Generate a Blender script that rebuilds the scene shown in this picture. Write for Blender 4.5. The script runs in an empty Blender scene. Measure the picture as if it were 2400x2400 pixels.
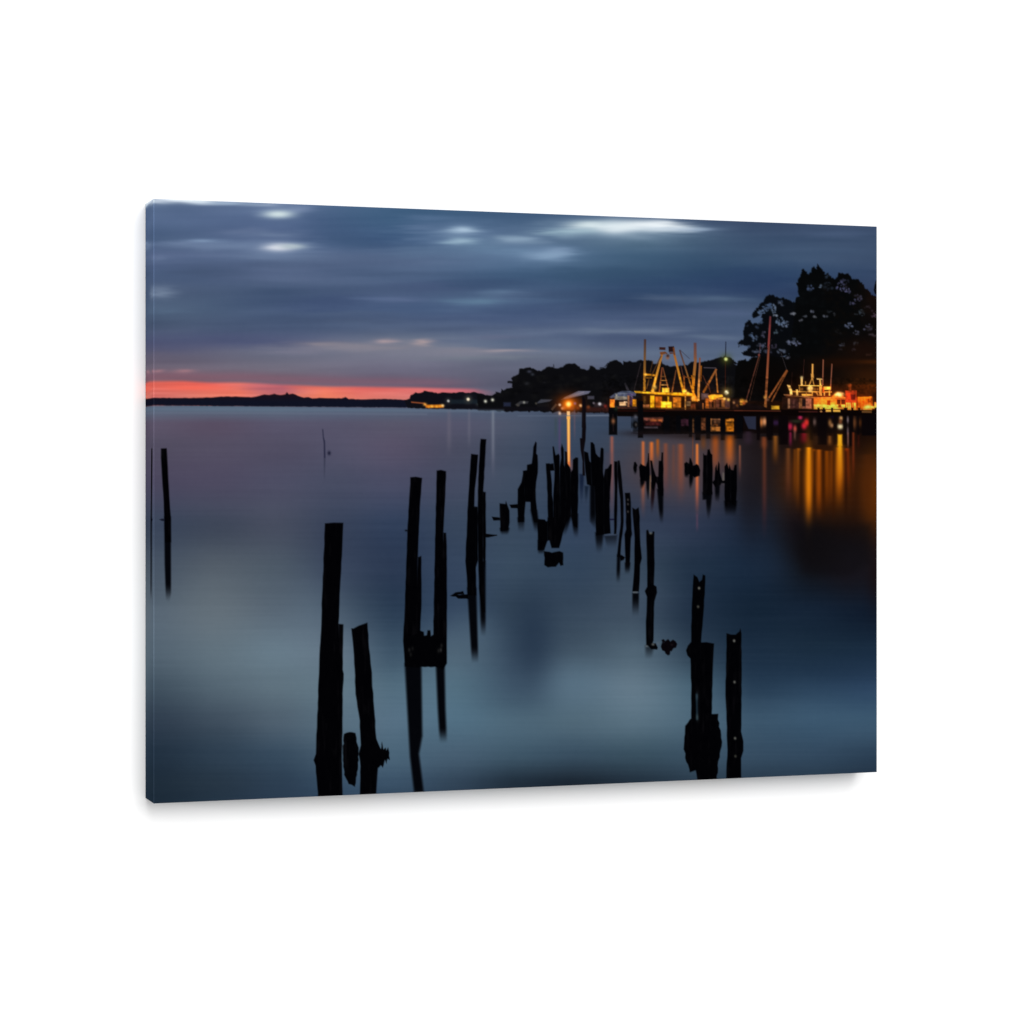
"""A gallery-wrapped canvas print of a harbour at dusk, hanging on a plain white wall."""
import bpy, math, random
import numpy as np

C = bpy.context.scene.collection
R = math.radians
rng = np.random.default_rng(7)
random.seed(7)

# ------------------------------------------------------------------ sizes (metres)
W, H, D = 0.6096, 0.4572, 0.0343          # a 24 x 18 inch print on a deep stretcher
NX, NZ = 1000, 750                        # printed dots across and down
FOLD = 0.00045                            # fold along the left edge, carries a painted highlight
GAIN = 1.33                               # light that falls on the print (white = 1)

# ------------------------------------------------------------------ the printed picture
# The picture was digitised on a keystoned sheet whose corners are these; undo the keystone so
# that each printed dot of the flat sheet knows its digitiser position.
CORNERS = [(360.2, 465.9), (2054.0, 530.9), (2054.0, 1805.8), (360.2, 1878.9)]


def homography(dst):
    src = [(0, 0), (1, 0), (1, 1), (0, 1)]
    A, b = [], []
    for (u, v), (x, y) in zip(src, dst):
        A.append([u, v, 1, 0, 0, 0, -u * x, -v * x]); b.append(x)
        A.append([0, 0, 0, u, v, 1, -u * y, -v * y]); b.append(y)
    h = np.linalg.solve(np.array(A, float), np.array(b, float))
    return np.append(h, 1).reshape(3, 3)


Hm = homography(CORNERS)
uu, vv = np.meshgrid(np.linspace(0, 1, NX + 1), np.linspace(0, 1, NZ + 1))
den = Hm[2, 0] * uu + Hm[2, 1] * vv + 1
PX = (Hm[0, 0] * uu + Hm[0, 1] * vv + Hm[0, 2]) / den
PY = (Hm[1, 0] * uu + Hm[1, 1] * vv + Hm[1, 2]) / den
PX1 = PX[0]
IMG = np.zeros(PX.shape + (3,))
IDS = np.zeros(PX.shape, np.int32)
ELEMENTS = [None]                          # id -> name of the printed motif


def element(name):
    ELEMENTS.append(name)
    return len(ELEMENTS) - 1


def window(x0, x1, y0, y1):
    c0 = max(0, np.searchsorted(PX1, x0) - 1); c1 = min(NX + 1, np.searchsorted(PX1, x1) + 1)
    if c1 <= c0:
        return None
    lo = np.minimum(PY[:, c0], PY[:, c1 - 1]); hi = np.maximum(PY[:, c0], PY[:, c1 - 1])
    rows = np.nonzero((hi >= y0) & (lo <= y1))[0]
    if len(rows) == 0:
        return None
    return slice(rows[0], rows[-1] + 1), slice(c0, c1)


def col3(c):
    return np.array(c, float) / 255.0


def put(win, alpha, col, elem=None, thr=0.5, grad=None):
    c = col3(col) if grad is None else grad
    IMG[win] = IMG[win] * (1 - alpha[..., None]) + c * alpha[..., None]
    if elem is not None:
        sub = IDS[win]
        sub[alpha > thr] = elem


def signed(px, py, pts):
    """distance to the outline, positive inside"""
    inside = np.zeros(px.shape, bool)
    d2 = np.full(px.shape, 1e12)
    n = len(pts)
    for i in range(n):
        x0, y0 = pts[i]; x1, y1 = pts[(i + 1) % n]
        dx, dy = x1 - x0, y1 - y0
        L = dx * dx + dy * dy
        t = np.clip(((px - x0) * dx + (py - y0) * dy) / (L if L > 0 else 1), 0, 1)
        d2 = np.minimum(d2, (px - x0 - t * dx) ** 2 + (py - y0 - t * dy) ** 2)
        if dy != 0:
            inside ^= ((y0 > py) != (y1 > py)) & (px < dx * (py - y0) / dy + x0)
    d = np.sqrt(d2)
    return np.where(inside, d, -d)


def ss(a, b, x):
    t = np.clip((x - a) / (b - a), 0, 1)
    return t * t * (3 - 2 * t)


def rough(pts, amp, step, seed):
    r = random.Random(seed)
    out = []
    n = len(pts)
    for i in range(n):
        (x0, y0), (x1, y1) = pts[i], pts[(i + 1) % n]
        L = math.hypot(x1 - x0, y1 - y0)
        k = max(1, int(L / step))
        for j in range(k):
            t = j / k
            out.append((x0 + (x1 - x0) * t + r.uniform(-amp, amp), y0 + (y1 - y0) * t + r.uniform(-amp, amp)))
    return out


def poly(pts, col, blur=1.6, elem=None, op=1.0, fade=None, grad=None):
    """filled outline; grad = (y0, colour0, y1, colour1); fade = (y0, y1) lets it melt away downwards"""
    xs = [p[0] for p in pts]; ys = [p[1] for p in pts]
    w = window(min(xs) - blur * 2, max(xs) + blur * 2, min(ys) - blur * 2, max(ys) + blur * 2)
    if w is None:
        return
    px, py = PX[w], PY[w]
    a = ss(-blur, blur, signed(px, py, pts)) * op
    if fade:
        a = a * (1 - ss(fade[0], fade[1], py))
    g = None
    if grad:
        t = np.clip((py - grad[0]) / (grad[2] - grad[0]), 0, 1)[..., None]
        g = col3(grad[1]) * (1 - t) + col3(grad[3]) * t
    put(w, a, col, elem, grad=g)


def line(p, q, w0, col, w1=None, blur=1.3, elem=None, op=1.0, col2=None):
    w1 = w0 if w1 is None else w1
    dx, dy = q[0] - p[0], q[1] - p[1]
    L = math.hypot(dx, dy) or 1
    nx, ny = -dy / L / 2, dx / L / 2
    pts = [(p[0] + nx * w0, p[1] + ny * w0), (q[0] + nx * w1, q[1] + ny * w1),
           (q[0] - nx * w1, q[1] - ny * w1), (p[0] - nx * w0, p[1] - ny * w0)]
    g = (min(p[1], q[1]), col, max(p[1], q[1]), col2) if col2 else None
    poly(pts, col, blur, elem, op, grad=g)


def rect(x0, y0, x1, y1, col, blur=1.4, elem=None, op=1.0, grad=None):
    poly([(x0, y0), (x1, y0), (x1, y1), (x0, y1)], col, blur, elem, op, grad=grad)


def blob(x, y, rx, ry, col, op=1.0, power=2.0, elem=None, thr=0.4, only=None, drag=False):
    w = window(x - rx * 2.6, x + rx * 2.6, y - ry * 2.6, y + ry * 2.6)
    if w is None:
        return
    dx, dy = (DRAG_X[w], DRAG_Y[w]) if drag else (0.0, 0.0)
    q = ((PX[w] - x + dx * rx * 0.42) / rx) ** 2 + ((PY[w] - y + dy * (ry * 0.25 + 1.6)) / ry) ** 2
    a = np.exp(-0.9 * q ** (power / 2)) * op
    if only is not None:
        a = a * np.isin(IDS[w], only)
    put(w, a, col, elem, thr)


def lamp(x, y, r, core, glow, gr):
    if gr:
        blob(x, y, gr, gr, glow, 0.65)
    blob(x, y, r, r, core, 1.0, 3)


def vstreak(x, y0, y1, w, col, op=1.0, col2=None, top=6.0, x1=None, soft=0.75):
    """a vertical smear of light on the water, melting away towards y1"""
    x1 = x if x1 is None else x1
    win = window(min(x, x1) - w * 2, max(x, x1) + w * 2, y0 - top, y1)
    if win is None:
        return
    px, py = PX[win], PY[win]
    t = np.clip((py - y0) / (y1 - y0), 0, 1)
    xc = x + (x1 - x) * t
    a = np.exp(-((px - xc) / (w * 0.5 * (0.85 + 0.3 * t))) ** 2 * soft)
    a = a * ss(y0 - top, y0 + top * 0.5, py) * (1 - ss(0.45, 1.0, t)) * op
    g = None
    if col2:
        g = col3(col) * (1 - t[..., None]) + col3(col2) * t[..., None]
    put(win, a, col, grad=g)


def noise(sx, sy, seed, px=PX, py=PY):
    r = np.random.default_rng(seed)
    gw, gh = int(2600 / sx) + 4, int(2600 / sy) + 4
    g = r.uniform(-1, 1, (gh, gw))
    fx, fy = px / sx, py / sy
    ix, iy = fx.astype(int), fy.astype(int)
    tx, ty = fx - ix, fy - iy
    tx = tx * tx * (3 - 2 * tx); ty = ty * ty * (3 - 2 * ty)
    a = g[iy, ix] * (1 - tx) + g[iy, ix + 1] * tx
    b = g[iy + 1, ix] * (1 - tx) + g[iy + 1, ix + 1] * tx
    return a * (1 - ty) + b * ty


DRAG_X = 0.6 * noise(70, 5, 31) + 0.4 * noise(30, 3, 32)      # wind-drawn cloud edges
DRAG_Y = noise(60, 14, 33)


def colour_net(xs, ys, rows, px, py):
    """smooth blend through a net of sampled inks (Catmull-Rom both ways)"""
    G = np.array(rows, float)

    def axis(v, k):
        k = np.array(k, float)
        i = np.clip(np.searchsorted(k, v) - 1, 0, len(k) - 2)
        t = np.clip((v - k[i]) / (k[i + 1] - k[i]), 0, 1)
        n = len(k)
        idx = [np.clip(i - 1, 0, n - 1), i, i + 1, np.clip(i + 2, 0, n - 1)]
        t2, t3 = t * t, t * t * t
        wt = [-.25 * t3 + .5 * t2 - .25 * t, 1.25 * t3 - 2.25 * t2 + 1, -1.25 * t3 + 2 * t2 + .25 * t, .25 * t3 - .25 * t2]
        return idx, wt
    ixs, wx = axis(px, xs)
    iys, wy = axis(py, ys)
    out = np.zeros(px.shape + (3,))
    for a in range(4):
        for b in range(4):
            out += G[iys[a], ixs[b]] * (wy[a] * wx[b])[..., None]
    return out / 255.0


def Z(x0, y0, s):
    """reader for outlines noted on an enlarged detail of the picture"""
    def f(*pts):
        q = [(x0 + a / s, y0 + b / s) for a, b in pts]
        return q if len(q) > 1 else q[0]
    f.s = s
    return f


def net(text):
    return [[tuple(int(n) for n in c.split(',')) for c in r.split('|')] for r in text.strip().splitlines()]


# ---- sky
sky_rows = net("""
88,108,140|84,104,138|64,94,126|62,90,120|70,90,122|58,76,106|64,80,108
78,98,132|84,104,140|62,92,125|64,90,122|72,94,124|58,74,102|64,80,108
70,90,122|82,100,136|62,88,124|82,106,138|76,102,126|60,80,108|60,78,106
88,104,138|90,108,140|76,94,126|84,110,142|66,94,122|58,80,108|58,76,104
74,92,124|80,96,128|74,94,126|66,92,124|54,80,108|46,70,100|52,70,100
78,94,122|68,86,116|72,90,122|62,84,116|50,72,104|48,66,98|46,60,90
74,92,118|70,88,118|66,86,120|72,94,126|60,78,110|68,86,114|44,58,84
72,86,112|74,90,120|82,98,128|78,94,126|76,92,122|72,90,120|50,62,88
78,84,114|86,94,124|108,116,136|90,104,130|78,92,122|76,92,120|50,60,80
98,95,116|104,108,128|116,118,136|104,112,132|88,102,126|82,98,124|50,60,80
108,98,114|108,104,120|108,106,126|98,102,122|84,94,118|80,94,120|40,40,50
118,94,106|110,98,114|104,98,118|94,96,116|80,88,110|60,70,90|40,40,50
""")
sky = colour_net([360, 640, 920, 1200, 1480, 1760, 2054], [465, 510, 560, 600, 640, 680, 720, 760, 800, 825, 860, 890], sky_rows, PX, PY)
water_rows = net("""
88,102,122|88,104,124|88,104,124|86,100,122|82,96,118|78,90,112|74,86,108|62,74,96|55,62,82|30,25,30|15,10,12|15,10,8|15,8,5
90,82,102|90,80,100|88,84,106|86,84,106|88,86,106|84,84,106|74,82,102|58,72,94|52,66,88|45,45,55|30,22,28|20,12,12|25,12,8
82,77,96|82,76,96|82,78,99|82,80,102|86,80,102|76,78,98|68,78,98|56,70,92|56,66,84|62,60,72|35,34,42|24,16,16|40,20,8
76,72,94|76,72,94|74,74,96|70,74,96|74,76,100|70,76,98|62,74,94|50,64,86|54,62,80|66,62,74|30,32,40|60,30,10|60,30,10
58,68,88|62,70,88|70,76,94|56,66,88|50,64,90|56,70,92|54,70,90|46,62,86|48,60,82|44,54,76|26,36,54|34,20,14|52,26,12
68,80,96|84,94,106|78,90,104|56,68,90|42,56,80|50,66,90|54,72,92|52,70,92|56,72,90|34,50,70|24,40,60|18,20,26|24,20,24
84,98,112|96,108,118|86,100,114|70,86,104|42,60,82|48,66,90|46,63,82|54,71,90|62,78,96|34,50,70|22,38,56|20,34,52|18,28,44
86,102,116|98,115,127|102,122,136|98,116,132|62,84,104|78,100,118|56,75,95|62,80,97|76,96,112|46,64,82|28,46,66|24,42,60|24,42,62
67,83,97|82,99,112|97,116,129|98,120,134|80,106,124|80,108,126|64,86,106|84,108,126|98,120,136|72,98,116|40,62,84|42,66,90|44,68,96
50,64,80|62,77,92|79,96,111|88,110,126|86,112,132|82,112,132|78,104,122|80,104,120|90,114,130|78,104,122|60,86,108|60,88,112|58,86,110
35,50,66|45,62,79|57,77,96|72,94,112|74,100,120|72,96,116|64,88,106|58,80,98|60,83,99|60,83,101|54,77,98|52,75,97|46,67,88
31,45,59|37,52,67|46,64,83|56,78,100|58,81,103|50,69,88|34,48,62|30,41,53|36,50,64|43,60,76|40,57,74|40,57,74|35,50,67
28,42,56|34,50,66|44,62,82|46,66,88|46,66,86|40,56,74|28,40,52|28,38,50|36,50,64|38,54,68|36,52,68|36,52,66|30,44,58
""")
water = colour_net([360, 500, 640, 780, 920, 1060, 1200, 1340, 1480, 1620, 1760, 1900, 2054],
                   [955, 990, 1040, 1120, 1220, 1320, 1420, 1520, 1600, 1680, 1760, 1830, 1880], water_rows, PX, PY)
# long-exposure streaks: cloud drags, faint swell lines
tilt = PY + 7 * noise(240, 60, 8) + (PX - 1200) * 0.012
n_sky = 0.42 * noise(240, 18, 1, PX, tilt) + 0.22 * noise(130, 8, 2, PX, tilt) + 0.6 * noise(380, 34, 3, PX, tilt) + 0.25 * noise(110, 26, 12, PX, tilt)
grey = sky.mean(-1, keepdims=True)
sky = sky * 0.97 + grey * np.array([.97, 1.0, 1.06]) * 0.03
sky = sky + n_sky[..., None] * np.array([10.0, 10.0, 10.2]) / 255
n_w = 0.5 * noise(300, 5, 4) + 1.5 * noise(170, 66, 5) + 0.4 * noise(90, 3, 6)
water = water + n_w[..., None] * np.array([2.0, 2.1, 2.2]) / 255
HORIZON = 949 + (PX - 360) * (959 - 949) / (1400 - 360)
water = water * 0.95 + water.mean(-1, keepdims=True) * np.array([.93, 1.0, 1.07]) * 0.05
mix = ss(-1.5, 1.5, PY - HORIZON)[..., None]
IMG[:] = sky * (1 - mix) + water * mix

# bright openings and drawn-out bands in the cloud: x, y, half width, half height, ink, strength
for x, y, rx, ry, c, o in [
        (400, 467, 62, 9, (212, 222, 238), 1), (450, 470, 74, 8, (236, 246, 252), 1), (540, 475, 70, 5, (160, 180, 205), .8),
        (622, 480, 42, 5, (150, 166, 190), .8), (700, 490, 36, 9, (130, 146, 178), .6),
        (655, 497, 55, 17, (125, 145, 178), .5), (652, 502, 34, 9, (204, 220, 224), 1),
        (660, 582, 75, 22, (120, 140, 170), .6), (652, 579, 36, 9, (232, 234, 242), 1), (682, 577, 32, 6, (186, 200, 205), .9),
        (475, 563, 42, 5, (132, 156, 186), .85), (430, 568, 60, 8, (112, 130, 162), .6), (540, 574, 80, 10, (112, 132, 164), .6),
        (640, 549, 60, 8, (108, 126, 156), .7), (560, 541, 55, 6, (100, 116, 148), .6),
        (374, 686, 28, 12, (118, 134, 158), .8), (372, 606, 18, 8, (106, 122, 154), .6), (390, 728, 45, 6, (86, 106, 132), .6),
        (470, 640, 90, 16, (66, 82, 110), .6), (760, 712, 120, 24, (62, 78, 112), .75), (560, 770, 90, 14, (70, 84, 112), .5),
        (800, 560, 70, 26, (62, 86, 118), .6), (900, 700, 60, 5, (86, 104, 138), .7), (840, 755, 60, 8, (86, 102, 130), .6),
        (800, 735, 110, 5, (80, 96, 124), .5), (510, 790, 110, 10, (72, 80, 112), .5), (620, 800, 70, 8, (76, 84, 116), .6),
        (760, 806, 60, 7, (136, 128, 138), .85), (690, 822, 70, 8, (118, 118, 138), .7), (820, 815, 60, 8, (130, 128, 142), .8),
        (905, 798, 26, 5, (176, 154, 158), .85), (890, 812, 90, 8, (126, 124, 136), .6), (400, 815, 70, 10, (78, 84, 116), .4),
        (369, 869, 14, 3.5, (158, 120, 130), .85), (432, 870, 22, 4, (160, 122, 130), .9),
        (1010, 510, 50, 5, (84, 110, 144), .6), (1000, 530, 50, 14, (88, 110, 144), .6),
        (1064, 556, 110, 36, (98, 122, 154), .75), (1086, 541, 38, 8, (170, 194, 216), .95), (1076, 566, 36, 9, (140, 168, 190), .9),
        (1130, 575, 60, 14, (100, 128, 156), .6), (1010, 590, 110, 14, (90, 114, 144), .6),
        (1210, 562, 40, 9, (126, 150, 174), .85), (1190, 556, 30, 5, (116, 140, 166), .7), (1250, 568, 40, 5, (110, 134, 160), .7),
        (1210, 590, 80, 10, (104, 132, 162), .75), (1282, 597, 48, 15, (124, 150, 180), .9), (1310, 588, 30, 7, (120, 144, 174), .7),
        (1350, 535, 90, 22, (118, 142, 166), .7), (1384, 527, 48, 10, (206, 222, 226), .95), (1345, 544, 62, 9, (158, 186, 200), .85),
        (1440, 530, 70, 13, (216, 230, 236), .95), (1470, 539, 70, 11, (236, 246, 249), 1), (1528, 531, 66, 12, (246, 252, 255), 1),
        (1580, 536, 60, 7, (216, 228, 238), .9), (1640, 537, 50, 5, (150, 170, 196), .7), (1500, 550, 110, 14, (130, 154, 176), .5),
        (1170, 686, 42, 9, (102, 128, 156), .8), (1115, 703, 66, 8, (98, 128, 154), .8), (1200, 692, 60, 10, (86, 106, 138), .6),
        (950, 700, 60, 7, (92, 108, 142), .6), (1010, 670, 70, 10, (74, 88, 122), .6), (1120, 665, 120, 12, (58, 78, 110), .6),
        (1240, 730, 140, 16, (62, 78, 112), .6), (1100, 745, 130, 8, (68, 84, 118), .55),
        (988, 801, 22, 6, (192, 166, 162), .9), (1176, 820, 50, 4, (172, 156, 160), .85), (1080, 818, 60, 6, (128, 126, 140), .7),
        (1250, 776, 120, 9, (102, 116, 142), .65), (1440, 776, 90, 7, (108, 122, 144), .7), (1170, 788, 60, 6, (100, 106, 132), .6),
        (1250, 808, 110, 9, (84, 100, 128), .6), (1050, 800, 70, 5, (88, 100, 128), .5), (1120, 838, 130, 6, (112, 122, 134), .55),
        (1690, 700, 90, 9, (84, 104, 130), .8), (1560, 698, 60, 7, (80, 96, 122), .7), (1690, 731, 110, 9, (80, 96, 128), .7),
        (1530, 773, 66, 7, (104, 118, 142), .8), (1665, 789, 70, 5, (98, 114, 138), .7), (1600, 660, 140, 22, (46, 68, 102), .6),
        (1780, 660, 110, 30, (40, 60, 94), .7), (1430, 640, 150, 16, (52, 78, 106), .6), (1890, 590, 150, 10, (62, 82, 110), .55),
        (1960, 545, 90, 8, (74, 92, 122), .6), (500, 578, 110, 11, (110, 128, 158), .55), (830, 812, 150, 11, (134, 130, 142), .55), (1090, 828, 120, 10, (126, 126, 140), .55), (820, 750, 200, 12, (64, 78, 106), .5), (1100, 770, 150, 7, (70, 84, 112), .5),
        (1215, 563, 34, 6, (140, 164, 188), .7), (1290, 600, 44, 10, (136, 162, 190), .7), (1075, 566, 30, 7, (154, 180, 200), .7), (450, 610, 120, 8, (80, 98, 130), .5), (600, 620, 150, 9, (70, 86, 116), .5), (900, 640, 160, 8, (64, 82, 112), .5), (1300, 690, 160, 8, (60, 78, 108), .45), (1450, 720, 120, 10, (58, 74, 104), .5), (1480, 745, 120, 8, (66, 82, 114), .6)]:
    blob(x, y, rx, ry, c, o, 2.0 if min(c) < 180 else 2.2, drag=(rx > 50 or min(c) < 180))

# ---- the red strip along the horizon
band_x = [355, 430, 500, 560, 610, 660, 700, 760, 840, 920, 1000, 1060, 1110, 1180]
band_top = [892, 892, 894, 895, 896, 899, 901, 903, 905, 906, 908, 909, 911, 918]
band_a = [(232, 104, 88), (242, 100, 86), (240, 98, 88), (238, 110, 94), (205, 106, 112), (186, 98, 112), (216, 108, 104), (244, 118, 98), (232, 104, 100), (232, 108, 104), (222, 104, 106), (205, 98, 110), (190, 95, 112), (120, 92, 112)]
band_b = [(200, 104, 100), (206, 116, 104), (226, 124, 100), (232, 122, 98), (214, 118, 108), (196, 108, 112), (222, 120, 102), (240, 132, 98), (226, 124, 108), (216, 124, 114), (206, 122, 120), (196, 112, 122), (180, 105, 120), (116, 92, 112)]
win = window(340, 1200, 870, 965)
px, py = PX[win], PY[win]
top = np.interp(px, band_x, band_top) + 1.5 * noise(70, 30, 9, px, py)
ca = np.stack([np.interp(px, band_x, [c[k] for c in band_a]) for k in range(3)], -1) / 255
cb = np.stack([np.interp(px, band_x, [c[k] for c in band_b]) for k in range(3)], -1) / 255
t = np.clip((py - top) / (934 - top), 0, 1)[..., None]
cc = (ca * (1 - t) + cb * t) * 0.86 + col3((222, 122, 112)) * 0.14 + noise(90, 5, 11, px, py)[..., None] * 9 / 255
fadex = 1 - ss(1080, 1180, px)
a = ss(-5, 5.5, py - top) * (1 - ss(948, 951, py)) * fadex
IMG[win] = IMG[win] * (1 - a[..., None]) + cc * a[..., None]
a2 = np.exp(-((py - top + 12) / 12) ** 2) * 0.35 * (1 - ss(1000, 1160, px))
IMG[win] = IMG[win] * (1 - a2[..., None]) + col3((150, 90, 105)) * a2[..., None]
for x, y, rx, ry, c, o in [(620, 910, 60, 4, (170, 95, 110), .6), (660, 918, 40, 5, (172, 96, 108), .6), (590, 903, 50, 3, (200, 112, 122), .5),
                           (690, 925, 30, 5, (226, 128, 108), .6), (450, 908, 70, 5, (252, 104, 84), .6)]:
    blob(x, y, rx, ry, c, o)

# ---- far hills
D1 = Z(340, 880, 4.83); D2 = Z(700, 880, 4.025); A = Z(1120, 820, 6.0375); B = Z(1400, 780, 5.682)
Cc = Z(1720, 780, 5.682); T = Z(1700, 600, 5.367)
INK = (15, 17, 30)
e = element('printed_far_hill')
hill = [(340, 931)] + D1((95, 246), (500, 248), (790, 240), (860, 232), (1000, 232), (1200, 240), (1290, 225), (1350, 208), (1400, 216), (1460, 203), (1520, 214),
         (1585, 208), (1605, 183), (1625, 208), (1670, 198), (1730, 223), (1770, 238)) + \
    D2((25, 198), (50, 205), (90, 198), (125, 213), (190, 205), (230, 208), (330, 208), (400, 209), (440, 198), (470, 215), (580, 220), (820, 215), (1000, 224), (1080, 228),
       (1080, 298), (0, 289)) + [D1((95, 332)), (340, 948)]
poly(rough(hill, .5, 5, 8), INK, 1.8, e, grad=(918, (28, 14, 22), 940, (15, 18, 33)))

e = element('printed_headland')
head = D2((1000, 226), (1045, 214), (1056, 182), (1100, 156), (1150, 161), (1185, 141), (1260, 148), (1310, 166), (1350, 155), (1400, 155), (1460, 158), (1530, 150),
          (1600, 160), (1650, 152), (1700, 160), (1760, 180), (1820, 185), (1850, 165), (1932, 160), (1932, 322), (1300, 310), (1100, 304), (1030, 300), (1005, 262))
poly(rough(head, .9, 4, 3), (14, 14, 21), 1.5, e)
line(D2((1060, 246)), D2((1190, 258)), 3, (150, 78, 44), op=.9)
line(D2((1195, 285)), D2((1365, 284)), 6.5, (190, 98, 22), blur=2)
for x, y, r, c in [(1190, 268, 3.2, (250, 170, 70)), (1255, 286, 3, (255, 190, 70)), (1300, 287, 3, (245, 170, 50)), (1355, 279, 3, (255, 220, 150)), (1225, 290, 3, (240, 150, 40)), (1330, 284, 3, (240, 150, 40))]:
    q = D2((x, y)); blob(q[0], q[1], r * 1.3, r, c, .95)
for x, y, r, c in [(1410, 235, 3, (180, 182, 180)), (1597, 220, 3.6, (255, 238, 205)), (1760, 238, 2.6, (190, 225, 215)), (1827, 225, 3.8, (245, 242, 222)), (1690, 260, 2.5, (58, 74, 68)), (1830, 250, 2.6, (110, 100, 90))]:
    q = D2((x, y)); lamp(q[0], q[1], r, c, (60, 62, 62), r * 2.2)
rect(*D2((1430, 222)), *D2((1700, 262)), (24, 34, 42), 3, op=.8)
q = D2((1597, 220)); lamp(q[0], q[1], 3.4, (255, 238, 205), (70, 66, 60), 8)

# ---- wooded shore
wood_colour = (11, 11, 14)
e = WOOD = element('printed_wooded_shore')
wood = [(1118, 920)] + A((150, 645), (240, 625), (255, 595), (320, 600), (340, 548), (370, 558), (410, 543), (480, 540), (472, 480), (430, 455), (430, 437), (470, 430), (470, 380), (500, 360),
        (545, 350), (580, 310), (575, 260), (640, 265), (690, 260), (740, 240), (800, 260), (840, 287), (880, 300), (930, 270), (980, 238), (1040, 245), (1070, 240), (1076, 195), (1082, 245), (1140, 262),
        (1200, 220), (1250, 185), (1300, 175), (1360, 190), (1410, 220), (1480, 257), (1520, 270), (1582, 262), (1590, 225), (1630, 218), (1665, 238), (1672, 275), (1730, 280), (1742, 248), (1800, 240),
        (1838, 210)) + B((30, 470), (110, 440), (140, 390), (190, 368), (290, 370), (330, 408), (350, 375), (430, 368), (500, 380), (560, 360), (650, 362), (720, 370), (740, 402), (780, 400),
        (850, 372), (880, 420), (950, 432), (1050, 430), (1200, 422), (1260, 370), (1330, 382), (1400, 375), (1500, 358), (1570, 330), (1640, 315), (1700, 302), (1790, 325), (1810, 370), (1850, 400), (1890, 420)) + \
    Cc((0, 405), (40, 425), (80, 370), (150, 345), (150, 1080)) + [(1400, 966), (1120, 961)]
poly(rough(rough(wood, 1.8, 7, 5), 1.2, 3, 6), wood_colour, 1.9, e)
for x, y, rx, ry, c, o in [(725, 300, 5, 3, (70, 74, 92), .7), (770, 340, 4, 3, (52, 56, 66), .8), (690, 468, 5, 3, (62, 64, 74), .8), (450, 470, 3, 2, (90, 92, 118), .7),
                           (940, 455, 4, 2, (24, 24, 28), .8)]:
    q = A((x, y)); blob(q[0], q[1], rx, ry, c, o)
for k in range(150):                                        # barely lighter leaf masses in the dark wood
    x, y = random.uniform(1170, 1720), random.uniform(880, 935)
    blob(x, y, random.uniform(3, 9), random.uniform(2, 6), (18, 18, 19) if random.random() < .6 else (7, 7, 9), .6, only=[WOOD])
# low sheds and lights on the shore
rect(*A((0, 800)), *A((1830, 848)), (14, 13, 18), 2.5)
rect(*A((1530, 800)), *A((1850, 870)), (44, 22, 20), 4)
e = element('printed_waterside_shed')
poly(A((1185, 695), (1230, 660), (1420, 575), (1595, 575), (1560, 612), (1400, 650), (1240, 690)), (98, 100, 120), 1.3, e)
line(A((1290, 655)), A((1500, 590)), 3, (130, 128, 145), op=.7)
rect(*A((1200, 690)), *A((1480, 850)), (26, 15, 10), 2.5, e)
e = element('printed_waterside_shed')
poly(A((820, 750), (890, 692), (1050, 694), (1010, 722), (860, 748)), (60, 62, 72), 1.4, e)
rect(*A((830, 750)), *A((1010, 800)), (18, 17, 20), 2, e)
e = element('printed_waterside_shed')
poly(A((520, 770), (600, 715), (715, 720), (700, 752), (600, 756), (580, 790)), (50, 50, 54), 1.5, e)
rect(*A((360, 735)), *A((462, 792)), (33, 38, 58), 2.5)
rect(*A((1548, 645)), *A((1642, 690)), (62, 62, 74), 2)
rect(*A((1640, 740)), *A((1790, 800)), (40, 32, 36), 3)
line(A((1040, 840)), A((1110, 760)), 5, (70, 60, 52), op=.8)
q = A((1280, 760))
blob(q[0], q[1], 26, 20, (170, 70, 10), .75); blob(q[0], q[1], 12, 11, (240, 130, 20), .9); blob(q[0], q[1], 5.5, 5.5, (255, 224, 130), 1, 3)
for x, y, r, c in [(1155, 770, 3, (225, 190, 160)), (1450, 780, 3.6, (240, 180, 120)), (1215, 812, 4.5, (190, 96, 34)), (1722, 757, 3, (206, 200, 202)), (1370, 750, 3, (150, 96, 112)), (650, 735, 2.8, (140, 140, 132)),
                   (1410, 812, 4, (120, 54, 20)), (1330, 815, 4, (150, 70, 24)), (1560, 800, 4, (110, 56, 30)), (1190, 820, 3, (200, 130, 80)), (1635, 745, 2.5, (110, 100, 110)), (1800, 790, 4, (120, 40, 34)), (820, 750, 2.5, (70, 66, 60)), (560, 775, 3, (66, 62, 58))]:
    q = A((x, y)); blob(q[0], q[1], r, r, c, .95, 2.4)
for q in [D2((1827, 225)), D2((1760, 238))]:
    blob(q[0], q[1], 3.4, 3.4, (240, 240, 220), .9)

# ---- big gum trees at the right
def foliage(pts, seed, name, col=(6, 7, 8), amp=1.8):
    e = element(name)
    poly(rough(rough(pts, amp, 7, seed), 1.6, 2.5, seed + 50), col, 2.1, e)
    return e


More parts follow.
